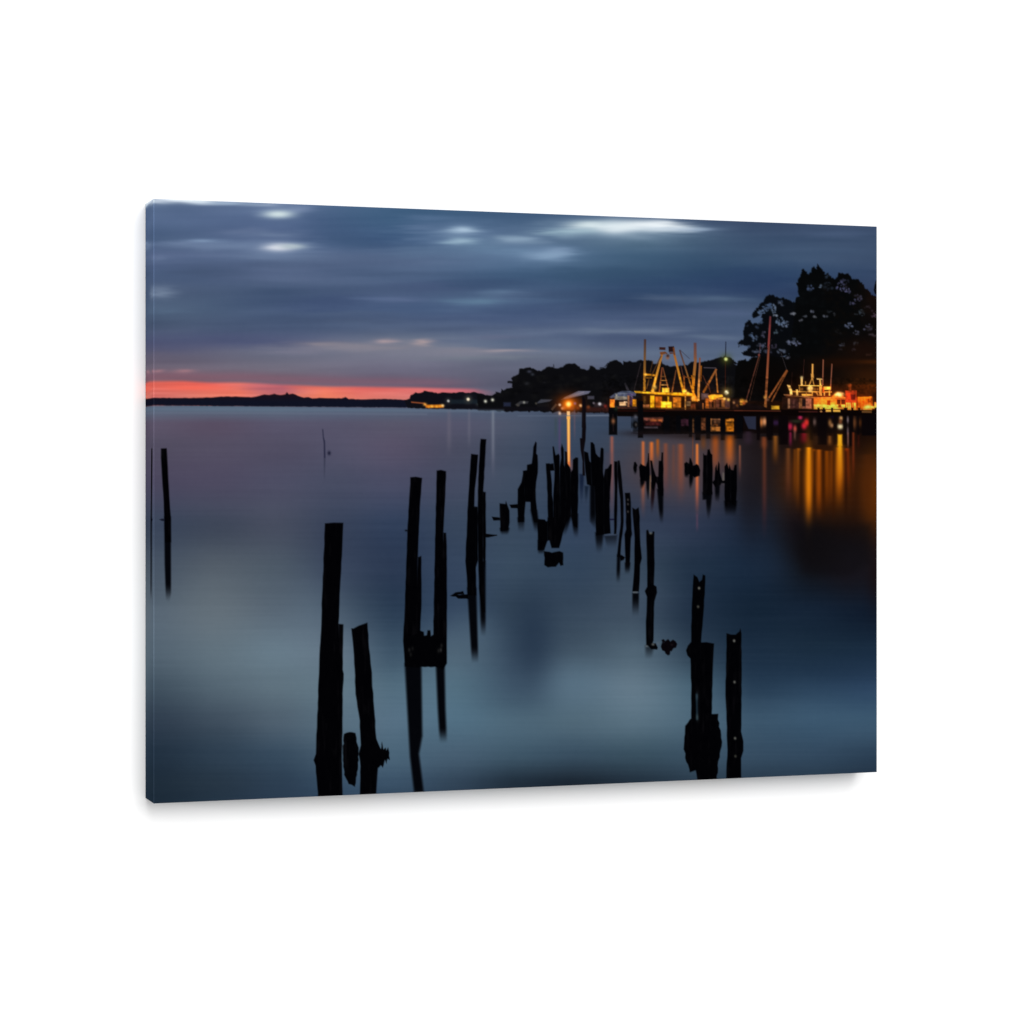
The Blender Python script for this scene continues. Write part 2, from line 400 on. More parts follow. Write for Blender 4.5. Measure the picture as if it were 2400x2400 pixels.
tree_b = foliage(T((870, 580), (880, 522), (922, 500), (910, 420), (905, 330), (930, 250), (950, 190), (975, 162), (1010, 200), (1050, 240), (1075, 210), (1085, 150), (1115, 130), (1142, 160), (1160, 108), (1200, 150),
                  (1232, 190), (1252, 242), (1290, 218), (1330, 270), (1372, 292), (1398, 250), (1430, 213), (1480, 225), (1542, 225), (1582, 270), (1622, 300), (1670, 298), (1722, 350), (1752, 402), (1802, 440),
                  (1832, 490), (1915, 515), (1915, 1920), (110, 1920), (110, 1560), (150, 1330), (190, 1300), (260, 1310), (420, 1240), (560, 1190), (720, 1260), (800, 1240), (760, 1150), (780, 1050), (760, 950),
                  (800, 880), (830, 780), (700, 740), (640, 700), (640, 640), (720, 560), (800, 590)), 11, 'printed_gum_tree')
tree_a = foliage(T((600, 490), (550, 488), (510, 520), (490, 560), (430, 590), (410, 640), (370, 680), (340, 720), (352, 775), (390, 770), (420, 740), (455, 720), (470, 800), (420, 830), (345, 855), (300, 808), (240, 850), (230, 925),
                   (215, 985), (228, 1050), (190, 1045), (135, 1090), (165, 1142), (210, 1110), (250, 1130), (300, 1150), (215, 1205), (235, 1240), (300, 1262), (560, 1262), (800, 1245), (860, 760), (870, 580), (850, 575), (790, 535), (740, 530), (680, 513), (640, 510)), 12, 'printed_gum_tree', (7, 9, 13), 2.2)
poly(rough(T((1870, 470), (1862, 400), (1880, 340), (1900, 300), (1915, 300), (1915, 480)), 1.2, 4, 20), (8, 8, 12), 1.6, element('printed_gum_tree'))


def gap(x, y, rx, ry, c, o, n=0, seed=0):
    """sky seen through the leaves: a ragged patch made of small openings"""
    q = T((x, y)); r = random.Random(int(x * 7 + y))
    n = n or max(5, int(rx * ry / 150))
    for k in range(n):
        aa = r.uniform(0, 6.28); rr = math.sqrt(r.random())
        blob(q[0] + math.cos(aa) * rr * rx / 5.367, q[1] + math.sin(aa) * rr * ry / 5.367, r.uniform(1.4, 3.4), r.uniform(1.2, 3.0), c, o * r.uniform(.5, 1), 2.4)


for g in [(1190, 370, 22, 34, (84, 98, 118), .9), (1050, 400, 50, 34, (66, 80, 112), .9), (1280, 260, 24, 20, (46, 58, 76), .6), (1290, 380, 60, 50, (30, 36, 46), .7),
          (1455, 380, 66, 64, (84, 86, 124), .75, 22), (1540, 430, 40, 40, (92, 92, 130), .7, 10), (1500, 320, 60, 40, (44, 46, 66), .7), (1660, 530, 52, 46, (84, 84, 116), .8, 16), (1600, 590, 40, 24, (66, 66, 92), .8, 8),
          (1690, 720, 70, 50, (58, 70, 82), .7, 14), (1860, 720, 36, 48, (98, 82, 108), .8, 12), (1780, 640, 40, 24, (70, 64, 82), .6, 6), (1545, 870, 56, 36, (90, 100, 126), .85, 14), (1780, 890, 66, 44, (86, 88, 116), .75, 16), (1640, 960, 46, 24, (80, 84, 104), .75, 8), (1850, 990, 46, 18, (92, 84, 98), .7, 7),
          (845, 725, 34, 18, (104, 108, 118), .85, 8), (935, 800, 28, 12, (84, 86, 96), .8, 5), (1000, 760, 26, 14, (70, 74, 84), .8, 5), (1090, 690, 26, 20, (78, 82, 96), .8, 6), (1125, 765, 22, 12, (98, 100, 108), .7, 4), (1250, 752, 30, 14, (84, 88, 100), .8, 6), (1370, 735, 20, 20, (44, 46, 52), .7, 4), (1300, 700, 40, 16, (44, 50, 58), .6, 5),
          (1460, 1110, 40, 20, (66, 74, 92), .8, 8), (1640, 1095, 36, 14, (72, 82, 98), .75, 6), (1610, 1172, 30, 12, (58, 60, 76), .7, 5), (1800, 1232, 40, 14, (70, 52, 48), .7, 6), (1420, 950, 50, 30, (22, 24, 28), .7, 8), (1440, 1170, 30, 12, (50, 48, 56), .6, 4),
          (700, 820, 66, 50, (88, 106, 132), .9, 26), (750, 850, 50, 40, (96, 108, 132), .8, 12), (604, 670, 26, 60, (92, 108, 132), .95, 18), (520, 650, 60, 40, (70, 88, 116), .9, 22), (450, 700, 40, 34, (76, 94, 122), .9, 16), (690, 600, 34, 24, (74, 84, 104), .7, 8), (620, 745, 24, 16, (112, 122, 138), .9, 7), (560, 620, 40, 20, (62, 80, 110), .8, 9),
          (690, 560, 26, 10, (56, 72, 100), .6, 4), (430, 830, 40, 22, (66, 84, 112), .8, 8), (820, 1090, 64, 34, (104, 112, 138), .85, 18), (900, 1095, 46, 26, (98, 104, 130), .8, 10), (700, 1195, 52, 26, (92, 102, 124), .85, 13), (780, 1272, 34, 10, (84, 88, 104), .8, 6), (630, 960, 20, 34, (74, 90, 102), .7, 7),
          (450, 1120, 60, 40, (84, 90, 114), .75, 16), (360, 1030, 40, 34, (76, 92, 118), .85, 13), (320, 980, 24, 26, (72, 90, 118), .8, 7), (480, 980, 28, 44, (78, 78, 100), .7, 9), (390, 885, 26, 18, (48, 58, 80), .6, 5), (610, 1120, 36, 40, (84, 76, 100), .7, 11), (860, 1035, 24, 18, (64, 74, 92), .7, 5), (400, 1190, 60, 22, (86, 96, 120), .85, 13),
          (500, 1195, 40, 16, (80, 88, 110), .75, 7), (270, 1140, 50, 16, (76, 92, 120), .85, 9), (190, 1120, 22, 12, (78, 94, 122), .8, 4), (280, 880, 20, 12, (52, 64, 90), .5, 3), (560, 1190, 30, 24, (66, 70, 90), .6, 5), (540, 900, 14, 40, (40, 48, 58), .5, 4), (720, 930, 30, 12, (40, 48, 60), .5, 3)]:
    gap(*g)
for k in range(260):                                        # tonal leaf masses inside the crowns
    x, y = random.uniform(1800, 2054), random.uniform(660, 840)
    blob(x, y, random.uniform(3, 9), random.uniform(2.5, 6), (15, 11, 8) if x > 1930 else (10, 13, 15), .5 * random.random(), only=[tree_a, tree_b])
for x, y, rx, ry, c, o in [(2040, 880, 70, 34, (58, 27, 8), .75), (2050, 847, 60, 5, (84, 40, 10), .8), (2040, 905, 60, 14, (66, 30, 6), .7), (1960, 850, 60, 14, (30, 13, 5), .8), (2030, 820, 60, 30, (34, 15, 8), .6), (2046, 700, 26, 60, (26, 14, 10), .6),
                           (1990, 930, 60, 20, (52, 24, 6), .7), (1880, 900, 80, 40, (14, 6, 3), .8), (1780, 890, 60, 50, (9, 5, 4), .7)]:
    blob(x, y, rx, ry, c, o, only=[tree_a, tree_b])

# ---- lit harbour: moored boats behind the jetty
rect(*B((150, 860)), *B((1932, 1030)), (20, 11, 8), 3)
rect(*Cc((0, 900)), *Cc((1910, 1040)), (24, 11, 6), 3)
e = element('printed_cabin_cruiser')
poly(B((160, 848), (230, 800), (330, 768), (430, 765), (515, 792), (505, 835), (300, 840), (185, 865)), (64, 72, 92), 1.3, e)
line(B((230, 805)), B((500, 800)), 2.2, (98, 104, 116), op=.7)
rect(*B((160, 860)), *B((520, 1000)), (34, 28, 32), 1.5, e)
for r4, c in [((225, 838, 395, 885), (104, 104, 100)), ((165, 880, 226, 992), (222, 122, 34)), ((232, 890, 285, 972), (9, 12, 12)), ((290, 915, 382, 962), (205, 168, 124)), ((398, 826, 424, 980), (140, 92, 62)),
              ((465, 880, 515, 972), (196, 124, 22)), ((400, 800, 500, 826), (74, 66, 100)), ((240, 812, 262, 850), (150, 150, 140)), ((300, 842, 345, 868), (130, 128, 120)), ((440, 835, 470, 868), (96, 84, 110)), ((350, 905, 395, 925), (226, 190, 150)), ((300, 850, 380, 880), (120, 112, 100)), ((240, 980, 500, 1005), (60, 34, 30)), ((430, 850, 460, 960), (60, 40, 60))]:
    rect(*B(r4[:2]), *B(r4[2:]), c, 1.5, e)
line(B((365, 660)), B((405, 760)), 4, (40, 38, 44), 6)
line(B((575, 400)), B((485, 760)), 2, (40, 34, 38))

e = element('printed_trawler')
rect(*B((590, 815)), *B((1310, 1010)), (38, 20, 8), 1.6, e)
for r4, c in [((700, 830, 756, 990), (230, 172, 26)), ((768, 842, 858, 990), (152, 78, 18)), ((862, 838, 930, 905), (14, 11, 6)), ((930, 838, 952, 912), (184, 142, 24)), ((845, 908, 986, 998), (248, 202, 40)), ((870, 925, 965, 950), (255, 222, 70)), ((905, 960, 925, 998), (200, 140, 24)), ((1002, 852, 1110, 988), (188, 108, 28)),
              ((1160, 838, 1176, 1030), (196, 134, 62)), ((600, 948, 690, 988), (156, 94, 52)), ((1182, 905, 1242, 968), (112, 88, 58)), ((1256, 838, 1302, 902), (228, 152, 44)), ((1240, 940, 1300, 1012), (112, 52, 26)), ((612, 838, 640, 940), (70, 46, 18)),
              ((1120, 850, 1150, 990), (24, 12, 5)), ((955, 840, 998, 910), (40, 22, 16)), ((1195, 860, 1245, 900), (30, 20, 22)), ((660, 850, 696, 940), (24, 14, 6))]:
    rect(*B(r4[:2]), *B(r4[2:]), c, 1.5, e)
rect(*B((595, 985)), *B((1310, 1012)), (60, 34, 12), 1.5, e, op=.6)
poly(B((488, 768), (600, 776), (860, 786), (1140, 792), (1292, 800), (1296, 838), (1130, 832), (860, 816), (600, 800), (500, 792)), (226, 160, 26), 1.4, e, grad=(917, (238, 176, 40), 928, (190, 122, 8)))
poly(B((1285, 800), (1330, 860), (1335, 910), (1300, 900), (1260, 840)), (190, 110, 24), 1.5, e)
SPAR = [((632, 80), (622, 770), 30, 30, (66, 46, 44), (186, 124, 34)), ((610, 548), (765, 560), 24, 24, (206, 136, 26), None), ((640, 592), (722, 592), 14, 14, (128, 84, 22), None),
        ((865, 255), (728, 775), 28, 32, (150, 96, 48), (226, 160, 40)), ((1018, 270), (1145, 790), 28, 30, (150, 90, 40), (226, 156, 34)), ((822, 202), (902, 206), 34, 34, (52, 26, 22), None), ((980, 175), (982, 250), 76, 70, (34, 18, 20), None),
        ((1012, 190), (1024, 290), 22, 24, (110, 62, 34), None), ((832, 268), (900, 262), 34, 34, (112, 64, 34), None), ((890, 250), (925, 272), 18, 18, (96, 58, 38), None), ((1010, 262), (960, 268), 16, 16, (80, 46, 36), None),
        ((858, 455), (822, 790), 18, 20, (110, 56, 36), (160, 90, 40)), ((868, 455), (952, 780), 14, 16, (104, 60, 36), (150, 88, 40)), ((842, 575), (908, 575), 11, 11, (140, 90, 46), None), ((836, 628), (922, 628), 11, 11, (160, 108, 50), None), ((830, 686), (938, 686), 12, 12, (180, 130, 66), None),
        ((1045, 490), (990, 785), 14, 16, (96, 56, 34), (140, 80, 36)), ((1092, 222), (1272, 790), 20, 20, (70, 52, 60), (172, 108, 26)), ((1150, 560), (1154, 770), 18, 20, (140, 66, 30), (190, 120, 30)), ((1110, 440), (1140, 570), 10, 10, (84, 50, 40), None), ((1130, 572), (1260, 600), 12, 12, (110, 60, 26), None),
        ((1298, 128), (1300, 345), 36, 40, (92, 62, 62), (126, 80, 56)), ((1304, 335), (1268, 740), 38, 34, (130, 84, 54), (190, 118, 26)), ((1255, 560), (1285, 700), 22, 22, (170, 100, 18), None), ((1270, 690), (1280, 850), 22, 24, (200, 126, 24), None),
        ((1378, 430), (1374, 640), 20, 18, (150, 84, 18), (96, 50, 14)), ((1362, 325), (1340, 900), 20, 30, (120, 70, 54), (214, 150, 62)), ((1582, 476), (1408, 790), 24, 28, (150, 90, 46), (140, 76, 24)), ((1572, 476), (1600, 792), 16, 18, (140, 82, 44), (170, 104, 40)),
        ((1412, 458), (1580, 464), 14, 14, (66, 60, 68), None), ((1400, 560), (1480, 740), 10, 12, (84, 44, 30), None), ((1470, 640), (1500, 790), 10, 10, (96, 50, 30), None), ((735, 370), (700, 520), 10, 10, (70, 48, 26), None), ((845, 300), (720, 560), 12, 14, (74, 50, 28), None), ((690, 590), (650, 740), 14, 14, (84, 56, 24), None)]
for p, q, w0, w1, c, c2 in SPAR:
    line(B(p), B(q), w0 / 5.682, c, w1 / 5.682, 1.2, e, col2=c2)
line(B((1100, 225)), B((1225, 340)), 1.4, (56, 56, 70), op=.8)
rect(*B((860, 728)), *B((952, 786)), (242, 196, 62), 1.5, e)
for x, y, r, c in [(932, 325, 4.4, (136, 92, 70)), (758, 720, 5, (232, 190, 92)), (735, 770, 4, (240, 180, 60)), (1165, 770, 4, (250, 190, 70)), (935, 300, 3.5, (60, 34, 28)), (1275, 870, 5, (250, 180, 70)), (640, 548, 3, (250, 190, 80)), (1200, 800, 4, (240, 190, 70))]:
    q = B((x, y)); blob(q[0], q[1], r, r, c, .95, 2.5)

e = element('printed_workboat')
rect(*B((1380, 800)), *B((1480, 880)), (74, 60, 62), 2, e)
rect(*B((1430, 860)), *B((1760, 1005)), (76, 44, 26), 2, e)
poly(B((1470, 830), (1520, 815), (1660, 818), (1672, 845), (1600, 860), (1560, 885), (1490, 880)), (238, 160, 40), 1.5, e)
for r4, c in [((1438, 866, 1480, 995), (168, 86, 26)), ((1500, 900, 1560, 985), (110, 60, 34)), ((1580, 880, 1640, 985), (96, 54, 40)), ((1650, 860, 1690, 980), (140, 84, 40)), ((1700, 880, 1760, 985), (70, 44, 40)), ((1485, 885, 1530, 905), (210, 120, 40)), ((1600, 862, 1700, 880), (170, 110, 50)), ((1350, 900, 1420, 1010), (18, 12, 12)), ((1395, 930, 1412, 1010), (150, 84, 40)), ((1520, 905, 1545, 985), (30, 18, 12)), ((1620, 890, 1648, 985), (36, 20, 14))]:
    rect(*B(r4[:2]), *B(r4[2:]), c, 1.6, e)
rect(*B((1895, 878)), *B((1928, 952)), (236, 168, 62), 2)
rect(*B((1800, 880)), *B((1890, 1000)), (40, 22, 18), 2.5)
e = element('printed_harbour_lamp')
line(B((1708, 112)), B((1702, 345)), 1.6, (20, 22, 38), 2.2, elem=e)
line(B((1702, 345)), B((1700, 780)), 1.6, (54, 24, 16), elem=e)
q = B((1708, 345)); lamp(q[0], q[1], 4, (212, 224, 140), (70, 80, 30), 12)
q = B((1718, 785)); lamp(q[0], q[1], 4.6, (255, 250, 205), (130, 110, 50), 11)
for x, y, r, c in [(1690, 870, 3, (220, 180, 90)), (1740, 885, 3, (240, 200, 90)), (1815, 920, 3, (160, 110, 70)), (25, 940, 3, (190, 190, 200))]:
    q = B((x, y)); blob(q[0], q[1], r, r, c, .9)

# ---- the sloop and the motor yacht at the right
e = element('printed_sloop')
line(T((562, 755)), Cc((415, 990)), 4.2, (96, 44, 50), 5.6, 1.2, e, col2=(168, 96, 44))
line(T((556, 860)), T((536, 1150)), 3.0, (140, 56, 58), 3.6, 1.4, op=.6)
for p, q, w0, c in [((335, 290), (160, 890), 13, (92, 52, 40)), ((350, 150), (330, 300), 7, (84, 60, 66)), ((345, 310), (205, 900), 7, (66, 40, 30)), ((705, 488), (462, 860), 22, (142, 78, 38)), ((708, 500), (498, 910), 17, (124, 68, 32)), ((620, 255), (700, 490), 5, (60, 52, 56)),
                    ((500, 80), (430, 260), 4, (50, 36, 36))]:
    line(Cc(p), Cc(q), w0 / 5.682, c, blur=1.2, elem=e)
for x, y, r, c in [(412, 850, 4, (214, 150, 70)), (450, 885, 3.4, (170, 110, 80)), (330, 290, 2.6, (130, 64, 56)), (160, 905, 3, (180, 120, 60)), (205, 985, 3.5, (150, 120, 100)), (415, 960, 3.4, (180, 110, 50)), (110, 910, 6, (238, 164, 54)), (130, 930, 4, (190, 90, 40)), (40, 960, 3, (120, 70, 30))]:
    q = Cc((x, y)); blob(q[0], q[1], r, r, c, .9, 2.5)
poly(Cc((60, 1000), (160, 940), (230, 935), (420, 985), (420, 1020), (60, 1020)), (18, 10, 10), 2, e)
rect(*Cc((495, 965)), *Cc((602, 1015)), (230, 178, 44), 1.6)

e = element('printed_motor_yacht')
rect(*Cc((640, 850)), *Cc((1480, 1010)), (44, 22, 14), 2, e)
for r4, c in [((715, 862, 745, 1000), (170, 118, 84)), ((748, 866, 860, 1000), (62, 34, 30)), ((862, 866, 906, 1000), (130, 80, 46)), ((950, 866, 1030, 1000), (146, 86, 66)), ((906, 878, 950, 972), (20, 14, 16)), ((906, 972, 950, 1000), (120, 72, 56)), ((1030, 890, 1056, 960), (50, 26, 22)),
              ((1060, 856, 1480, 955), (216, 108, 34)), ((1060, 948, 1480, 1008), (250, 194, 82)), ((1236, 892, 1280, 955), (56, 20, 8)), ((1368, 880, 1415, 946), (34, 14, 10)), ((1425, 880, 1478, 946), (44, 16, 10)), ((1385, 950, 1425, 985), (90, 46, 14)), ((1300, 870, 1350, 940), (226, 120, 40)), ((640, 870, 700, 1000), (30, 16, 12)), ((785, 880, 810, 990), (84, 50, 44))]:
    rect(*Cc(r4[:2]), *Cc(r4[2:]), c, 1.5, e)
poly(Cc((655, 812), (760, 806), (1300, 826), (1345, 850), (1480, 856), (1480, 872), (1060, 862), (700, 862)), (58, 28, 16), 1.5, e)
line(Cc((660, 818)), Cc((1060, 856)), 2.4, (150, 100, 60), op=.8)
line(Cc((1060, 858)), Cc((1480, 858)), 2.6, (238, 150, 60), op=.8)
poly(Cc((1300, 840), (1350, 800), (1460, 830), (1470, 858), (1320, 858)), (206, 100, 34), 1.5, e)
q = Cc((1400, 815)); blob(q[0], q[1], 10, 5.5, (255, 232, 160), 1, 3)
rect(*Cc((775, 785)), *Cc((1300, 832)), (38, 20, 10), 1.5, e)
rect(*Cc((900, 808)), *Cc((1035, 832)), (222, 152, 62), 1.5, e)
for p, q, w0, c in [((765, 775), (1300, 782), 12, (206, 146, 62)), ((855, 694), (1175, 700), 12, (218, 166, 76)), ((835, 750), (840, 830), 26, (214, 164, 84)), ((868, 690), (868, 775), 14, (170, 124, 56)), ((1040, 780), (1040, 832), 14, (220, 160, 70)), ((1150, 700), (1150, 830), 34, (210, 156, 70)), ((1200, 780), (1200, 830), 16, (200, 150, 76)),
                    ((1268, 760), (1268, 830), 16, (220, 160, 70)), ((1045, 408), (1040, 600), 22, (214, 156, 76)), ((1038, 540), (1044, 600), 34, (200, 146, 70)), ((1042, 590), (1000, 690), 12, (190, 136, 62)), ((1040, 590), (1062, 690), 12, (190, 136, 62)), ((896, 585), (900, 692), 26, (226, 184, 106)), ((950, 640), (950, 690), 14, (150, 110, 50)),
                    ((1100, 608), (1182, 612), 16, (236, 196, 120)), ((1142, 610), (1150, 700), 24, (216, 166, 84)), ((1186, 350), (1178, 690), 15, (140, 82, 60)), ((1302, 408), (1282, 762), 14, (134, 78, 58)), ((932, 350), (914, 640), 6, (58, 32, 28)), ((770, 520), (765, 700), 5, (48, 26, 22)), ((1090, 780), (1120, 830), 20, (170, 120, 56)), ((960, 770), (960, 830), 10, (150, 100, 44))]:
    line(Cc(p), Cc(q), w0 / 5.682, c, blur=1.2, elem=e)
rect(*Cc((1190, 710)), *Cc((1282, 752)), (228, 184, 76), 1.5, e)
rect(*Cc((1175, 720)), *Cc((1200, 790)), (190, 80, 30), 1.5)
poly(Cc((704, 688), (745, 694), (772, 760), (776, 815), (745, 822), (738, 770), (720, 730)), (228, 180, 100), 1.4, e)
q = Cc((1012, 738)); blob(q[0], q[1], 6.5, 7, (255, 216, 126), 1, 3)
q = Cc((900, 590)); blob(q[0], q[1], 3, 3, (255, 230, 160), .9)
for x in (880, 905, 1075, 1110):
    q = Cc((x, 745)); blob(q[0], q[1], 2.5, 3.5, (120, 80, 34), .8)
e = element('printed_red_boat')
rect(*Cc((1480, 762)), *Cc((1632, 935)), (124, 44, 22), 1.5, e)
rect(*Cc((1552, 815)), *Cc((1610, 885)), (64, 16, 16), 1.8, e)
rect(*Cc((1500, 800)), *Cc((1545, 870)), (172, 46, 22), 2)
line(Cc((1540, 670)), Cc((1540, 765)), 6.5, (92, 42, 16), elem=e)
blob(*Cc((1540, 690)), 5, 4, (120, 54, 20), .7)
rect(*Cc((1480, 930)), *Cc((1632, 1040)), (150, 64, 20), 1.8, e)
for x, w0, c in [(1500, 16, (250, 190, 80)), (1545, 12, (255, 210, 110)), (1580, 14, (224, 110, 40)), (1608, 24, (246, 170, 70)), (1525, 14, (250, 200, 90))]:
    line(Cc((x, 925)), Cc((x, 1030)), w0 / 5.682, c, blur=1.4)
rect(*Cc((1640, 848)), *Cc((1842, 1000)), (142, 68, 12), 2)
for x in (1660, 1700, 1740, 1790, 1825):
    line(Cc((x, 850)), Cc((x, 1000)), 3, (100, 42, 8) if x % 20 else (190, 96, 24), op=.7)
line(Cc((1650, 860)), Cc((1830, 852)), 4, (190, 110, 24), op=.8)
line(Cc((1720, 1010)), Cc((1832, 1014)), 8, (255, 190, 80), blur=2)
line(Cc((1820, 984)), Cc((1915, 984)), 5, (255, 190, 84), blur=2)
line(Cc((1890, 920)), Cc((1890, 990)), 8, (255, 170, 76), blur=2)
q = Cc((1780, 985)); blob(q[0], q[1], 7, 6, (255, 214, 120), .9)

# film of the printed photograph: uneven light on the boats and a soft halo round the lamps
win = window(1410, 2060, 885, 968)
tex = 0.97 + 0.26 * noise(4.5, 4, 41)[win] + 0.20 * noise(13, 9, 42)[win]
IMG[win] = np.clip(IMG[win] * tex[..., None], 0, 1)

win = window(1900, 2060, 900, 968)
warm = ss(1880, 1960, PX[win])[..., None]
IMG[win] = np.clip(IMG[win] * (1 + warm * np.array([.30, .16, .02])), 0, 1)


def soften(a, n):
    k = np.exp(-np.linspace(-2.2, 2.2, 2 * n + 1) ** 2 / 2); k /= k.sum()
    a = np.apply_along_axis(lambda m: np.convolve(m, k, 'same'), 0, a)
    return np.apply_along_axis(lambda m: np.convolve(m, k, 'same'), 1, a)


win = window(1250, 2060, 790, 990)
lum = IMG[win].max(-1)
bright = IMG[win] * ss(.62, .95, lum)[..., None]
IMG[win] = np.clip(IMG[win] + soften(bright, 7) * np.array([.32, .18, .05]) + soften(bright, 22) * np.array([.50, .23, .03]), 0, 1)

# ---- water under and before the jetty: dark mirror of shore, trees and boats
for x, y, rx, ry, c, o in [(1990, 1015, 170, 45, (20, 9, 6), .9), (1830, 1030, 120, 40, (18, 12, 12), .8), (1945, 1262, 90, 46, (13, 11, 13), .95), (1900, 1290, 40, 50, (15, 14, 18), .7), (1990, 1310, 50, 60, (22, 19, 26), .8), (2052, 1330, 18, 70, (24, 14, 16), .8), (1870, 1230, 30, 50, (17, 14, 20), .7), (1760, 1120, 30, 90, (26, 24, 30), .8), (1780, 1080, 50, 90, (24, 18, 20), .7),
                           (2004, 1140, 14, 90, (34, 16, 9), .6), (2046, 1150, 22, 80, (98, 47, 6), .85), (1600, 1080, 130, 70, (76, 58, 58), .55), (1550, 1100, 80, 50, (92, 66, 64), .4), (1915, 1120, 66, 66, (64, 27, 6), .9), (1800, 1310, 60, 60, (28, 42, 62), .5), (1248, 1490, 46, 105, (38, 54, 74), .8), (1350, 1600, 60, 60, (90, 114, 132), .5), (1960, 1560, 160, 40, (28, 46, 68), .5), (1110, 1480, 60, 60, (84, 106, 124), .4), (730, 1450, 60, 90, (100, 118, 134), .35), (480, 1420, 80, 70, (100, 112, 122), .35)]:
    blob(x, y, rx, ry, c, o)
e = element('printed_jetty')
rect(*B((590, 1100)), *B((1932, 1340)), (10, 7, 8), 2)
rect(*Cc((0, 1080)), *Cc((1912, 1330)), (13, 7, 7), 3)
# glints between the jetty legs
for r4, c in [((612, 1118, 872, 1165), (104, 58, 48)), ((700, 1140, 860, 1180), (168, 88, 46)), ((620, 1170, 840, 1228), (64, 24, 24)), ((620, 1242, 800, 1262), (92, 78, 86)), ((610, 1275, 900, 1330), (10, 8, 9)), ((1110, 1140, 1210, 1230), (62, 32, 46)), ((1262, 1130, 1282, 1320), (116, 74, 44)), ((1298, 1100, 1352, 1310), (12, 18, 32)),
              ((1378, 1125, 1440, 1290), (96, 54, 32)), ((1506, 1138, 1632, 1300), (60, 38, 28)), ((1506, 1245, 1632, 1300), (208, 126, 52)), ((1506, 1138, 1632, 1152), (170, 110, 70)), ((1506, 1138, 1520, 1300), (190, 118, 60)), ((1540, 1170, 1625, 1185), (110, 70, 44)), ((1540, 1205, 1600, 1235), (120, 66, 30)), ((1702, 1138, 1816, 1306), (218, 122, 24)), ((1710, 1170, 1790, 1190), (84, 48, 14)), ((1720, 1140, 1810, 1165), (228, 140, 50))]:
    rect(*B(r4[:2]), *B(r4[2:]), c, 2.6)
win = window(1480, 1740, 974, 1016)
IMG[win] = np.clip(IMG[win] * (0.80 + 0.34 * noise(5, 4, 61) + 0.22 * noise(12, 9, 62))[win][..., None], 0, 1)
poly(Cc((125, 1105), (290, 1105), (290, 1280), (190, 1270), (150, 1180)), (38, 42, 60), 2)
for x, y, rx, ry, c in [(360, 1185, 5, 10, (190, 112, 56)), (405, 1175, 5, 9, (222, 150, 100)), (555, 1190, 9, 6, (46, 26, 58)), (745, 1240, 5.5, 9, (178, 32, 68)), (810, 1270, 4, 8, (186, 74, 62)), (880, 1122, 5, 5, (178, 42, 84)), (930, 1230, 6, 8, (206, 32, 56)), (962, 1185, 6, 8, (220, 44, 44)), (1070, 1180, 4, 8, (90, 70, 66)), (1275, 1190, 4, 8, (130, 88, 50)), (1300, 1225, 4, 5, (156, 110, 74)),
                        (1422, 1130, 4, 5, (212, 160, 100)), (1412, 1240, 6.5, 6, (255, 240, 190)), (1415, 1175, 4, 6, (110, 62, 36)), (1512, 1150, 3, 8, (110, 96, 100)), (1512, 1300, 3, 10, (86, 72, 76)), (1602, 1190, 4, 14, (92, 54, 30)), (1670, 1190, 6, 9, (66, 34, 14)), (830, 1170, 14, 4, (36, 38, 26)), (1330, 1100, 8, 5, (12, 6, 30))]:
    q = Cc((x, y)); blob(q[0], q[1], rx, ry, c, .95, 2.4)
q = B((208, 1165))
# deck
poly(B((150, 1008), (1932, 1022), (1932, 1112), (860, 1108), (265, 1104), (255, 1070), (150, 1060)), (9, 5, 5), 1.6, e)
poly(Cc((0, 1014), (1915, 1020), (1915, 1096), (0, 1098)), (9, 4, 4), 1.6, e)
line(B((265, 1030)), B((900, 1034)), 3, (40, 12, 8), op=.8)
line(B((900, 1022)), B((1932, 1028)), 2.2, (64, 30, 20), op=.8)
line(Cc((0, 1028)), Cc((620, 1034)), 2.4, (92, 44, 30), op=.8)
line(Cc((860, 1042)), Cc((1250, 1044)), 2.4, (84, 36, 34), op=.8)
line(Cc((1220, 1030)), Cc((1412, 1032)), 4.5, (246, 186, 76), blur=1.6)
line(Cc((1500, 1010)), Cc((1830, 1012)), 2.4, (220, 120, 40), op=.8)
line(Cc((1700, 1044)), Cc((1830, 1046)), 4, (150, 100, 50), op=.7)
line(Cc((1150, 1030)), Cc((1165, 1046)), 4, (210, 150, 80), op=.8)
for x in (1110, 1180, 1290, 1460, 1480, 1560, 1650, 1870):
    rect(*Cc((x, 990)), *Cc((x + 26, 1050)), (14, 6, 4), 1.5)
# legs of the jetty
for x0, x1, y0, y1 in [(150, 262, 985, 1350), (536, 606, 900, 1390), (880, 960, 1090, 1340), (1045, 1105, 1090, 1330), (1215, 1258, 1090, 1380), (1300, 1372, 1090, 1420), (1445, 1502, 1090, 1400), (1640, 1698, 1090, 1420), (1820, 1932, 1090, 1400)]:
    rect(*B((x0, y0)), *B((x1, y1)), (6, 6, 9), 1.7, element('printed_jetty_leg'))
for x0, x1, y1 in [(0, 34, 1380), (300, 345, 1420), (430, 520, 1420), (590, 716, 1480), (1000, 1045, 1420), (1110, 1232, 1480), (1325, 1368, 1480), (1452, 1498, 1480), (1530, 1580, 1500), (1640, 1660, 1440), (1700, 1910, 1360)]:
    rect(*Cc((x0, 1090)), *Cc((x1, y1)), (9, 5, 7), 2.2, element('printed_jetty_leg'))
blob(*B((208, 1168)), 4, 6, (150, 96, 60), .9); blob(*B((245, 1000)), 4, 5, (40, 60, 36), .6)
e = element('printed_tyre_fender')
blob(*B((505, 1215)), 7.5, 9.5, (8, 8, 10), 1, 6, e); blob(*B((512, 1215)), 2.6, 4, (70, 66, 66), .9)
blob(*B((505, 1110)), 4, 5, (90, 90, 100), .8)

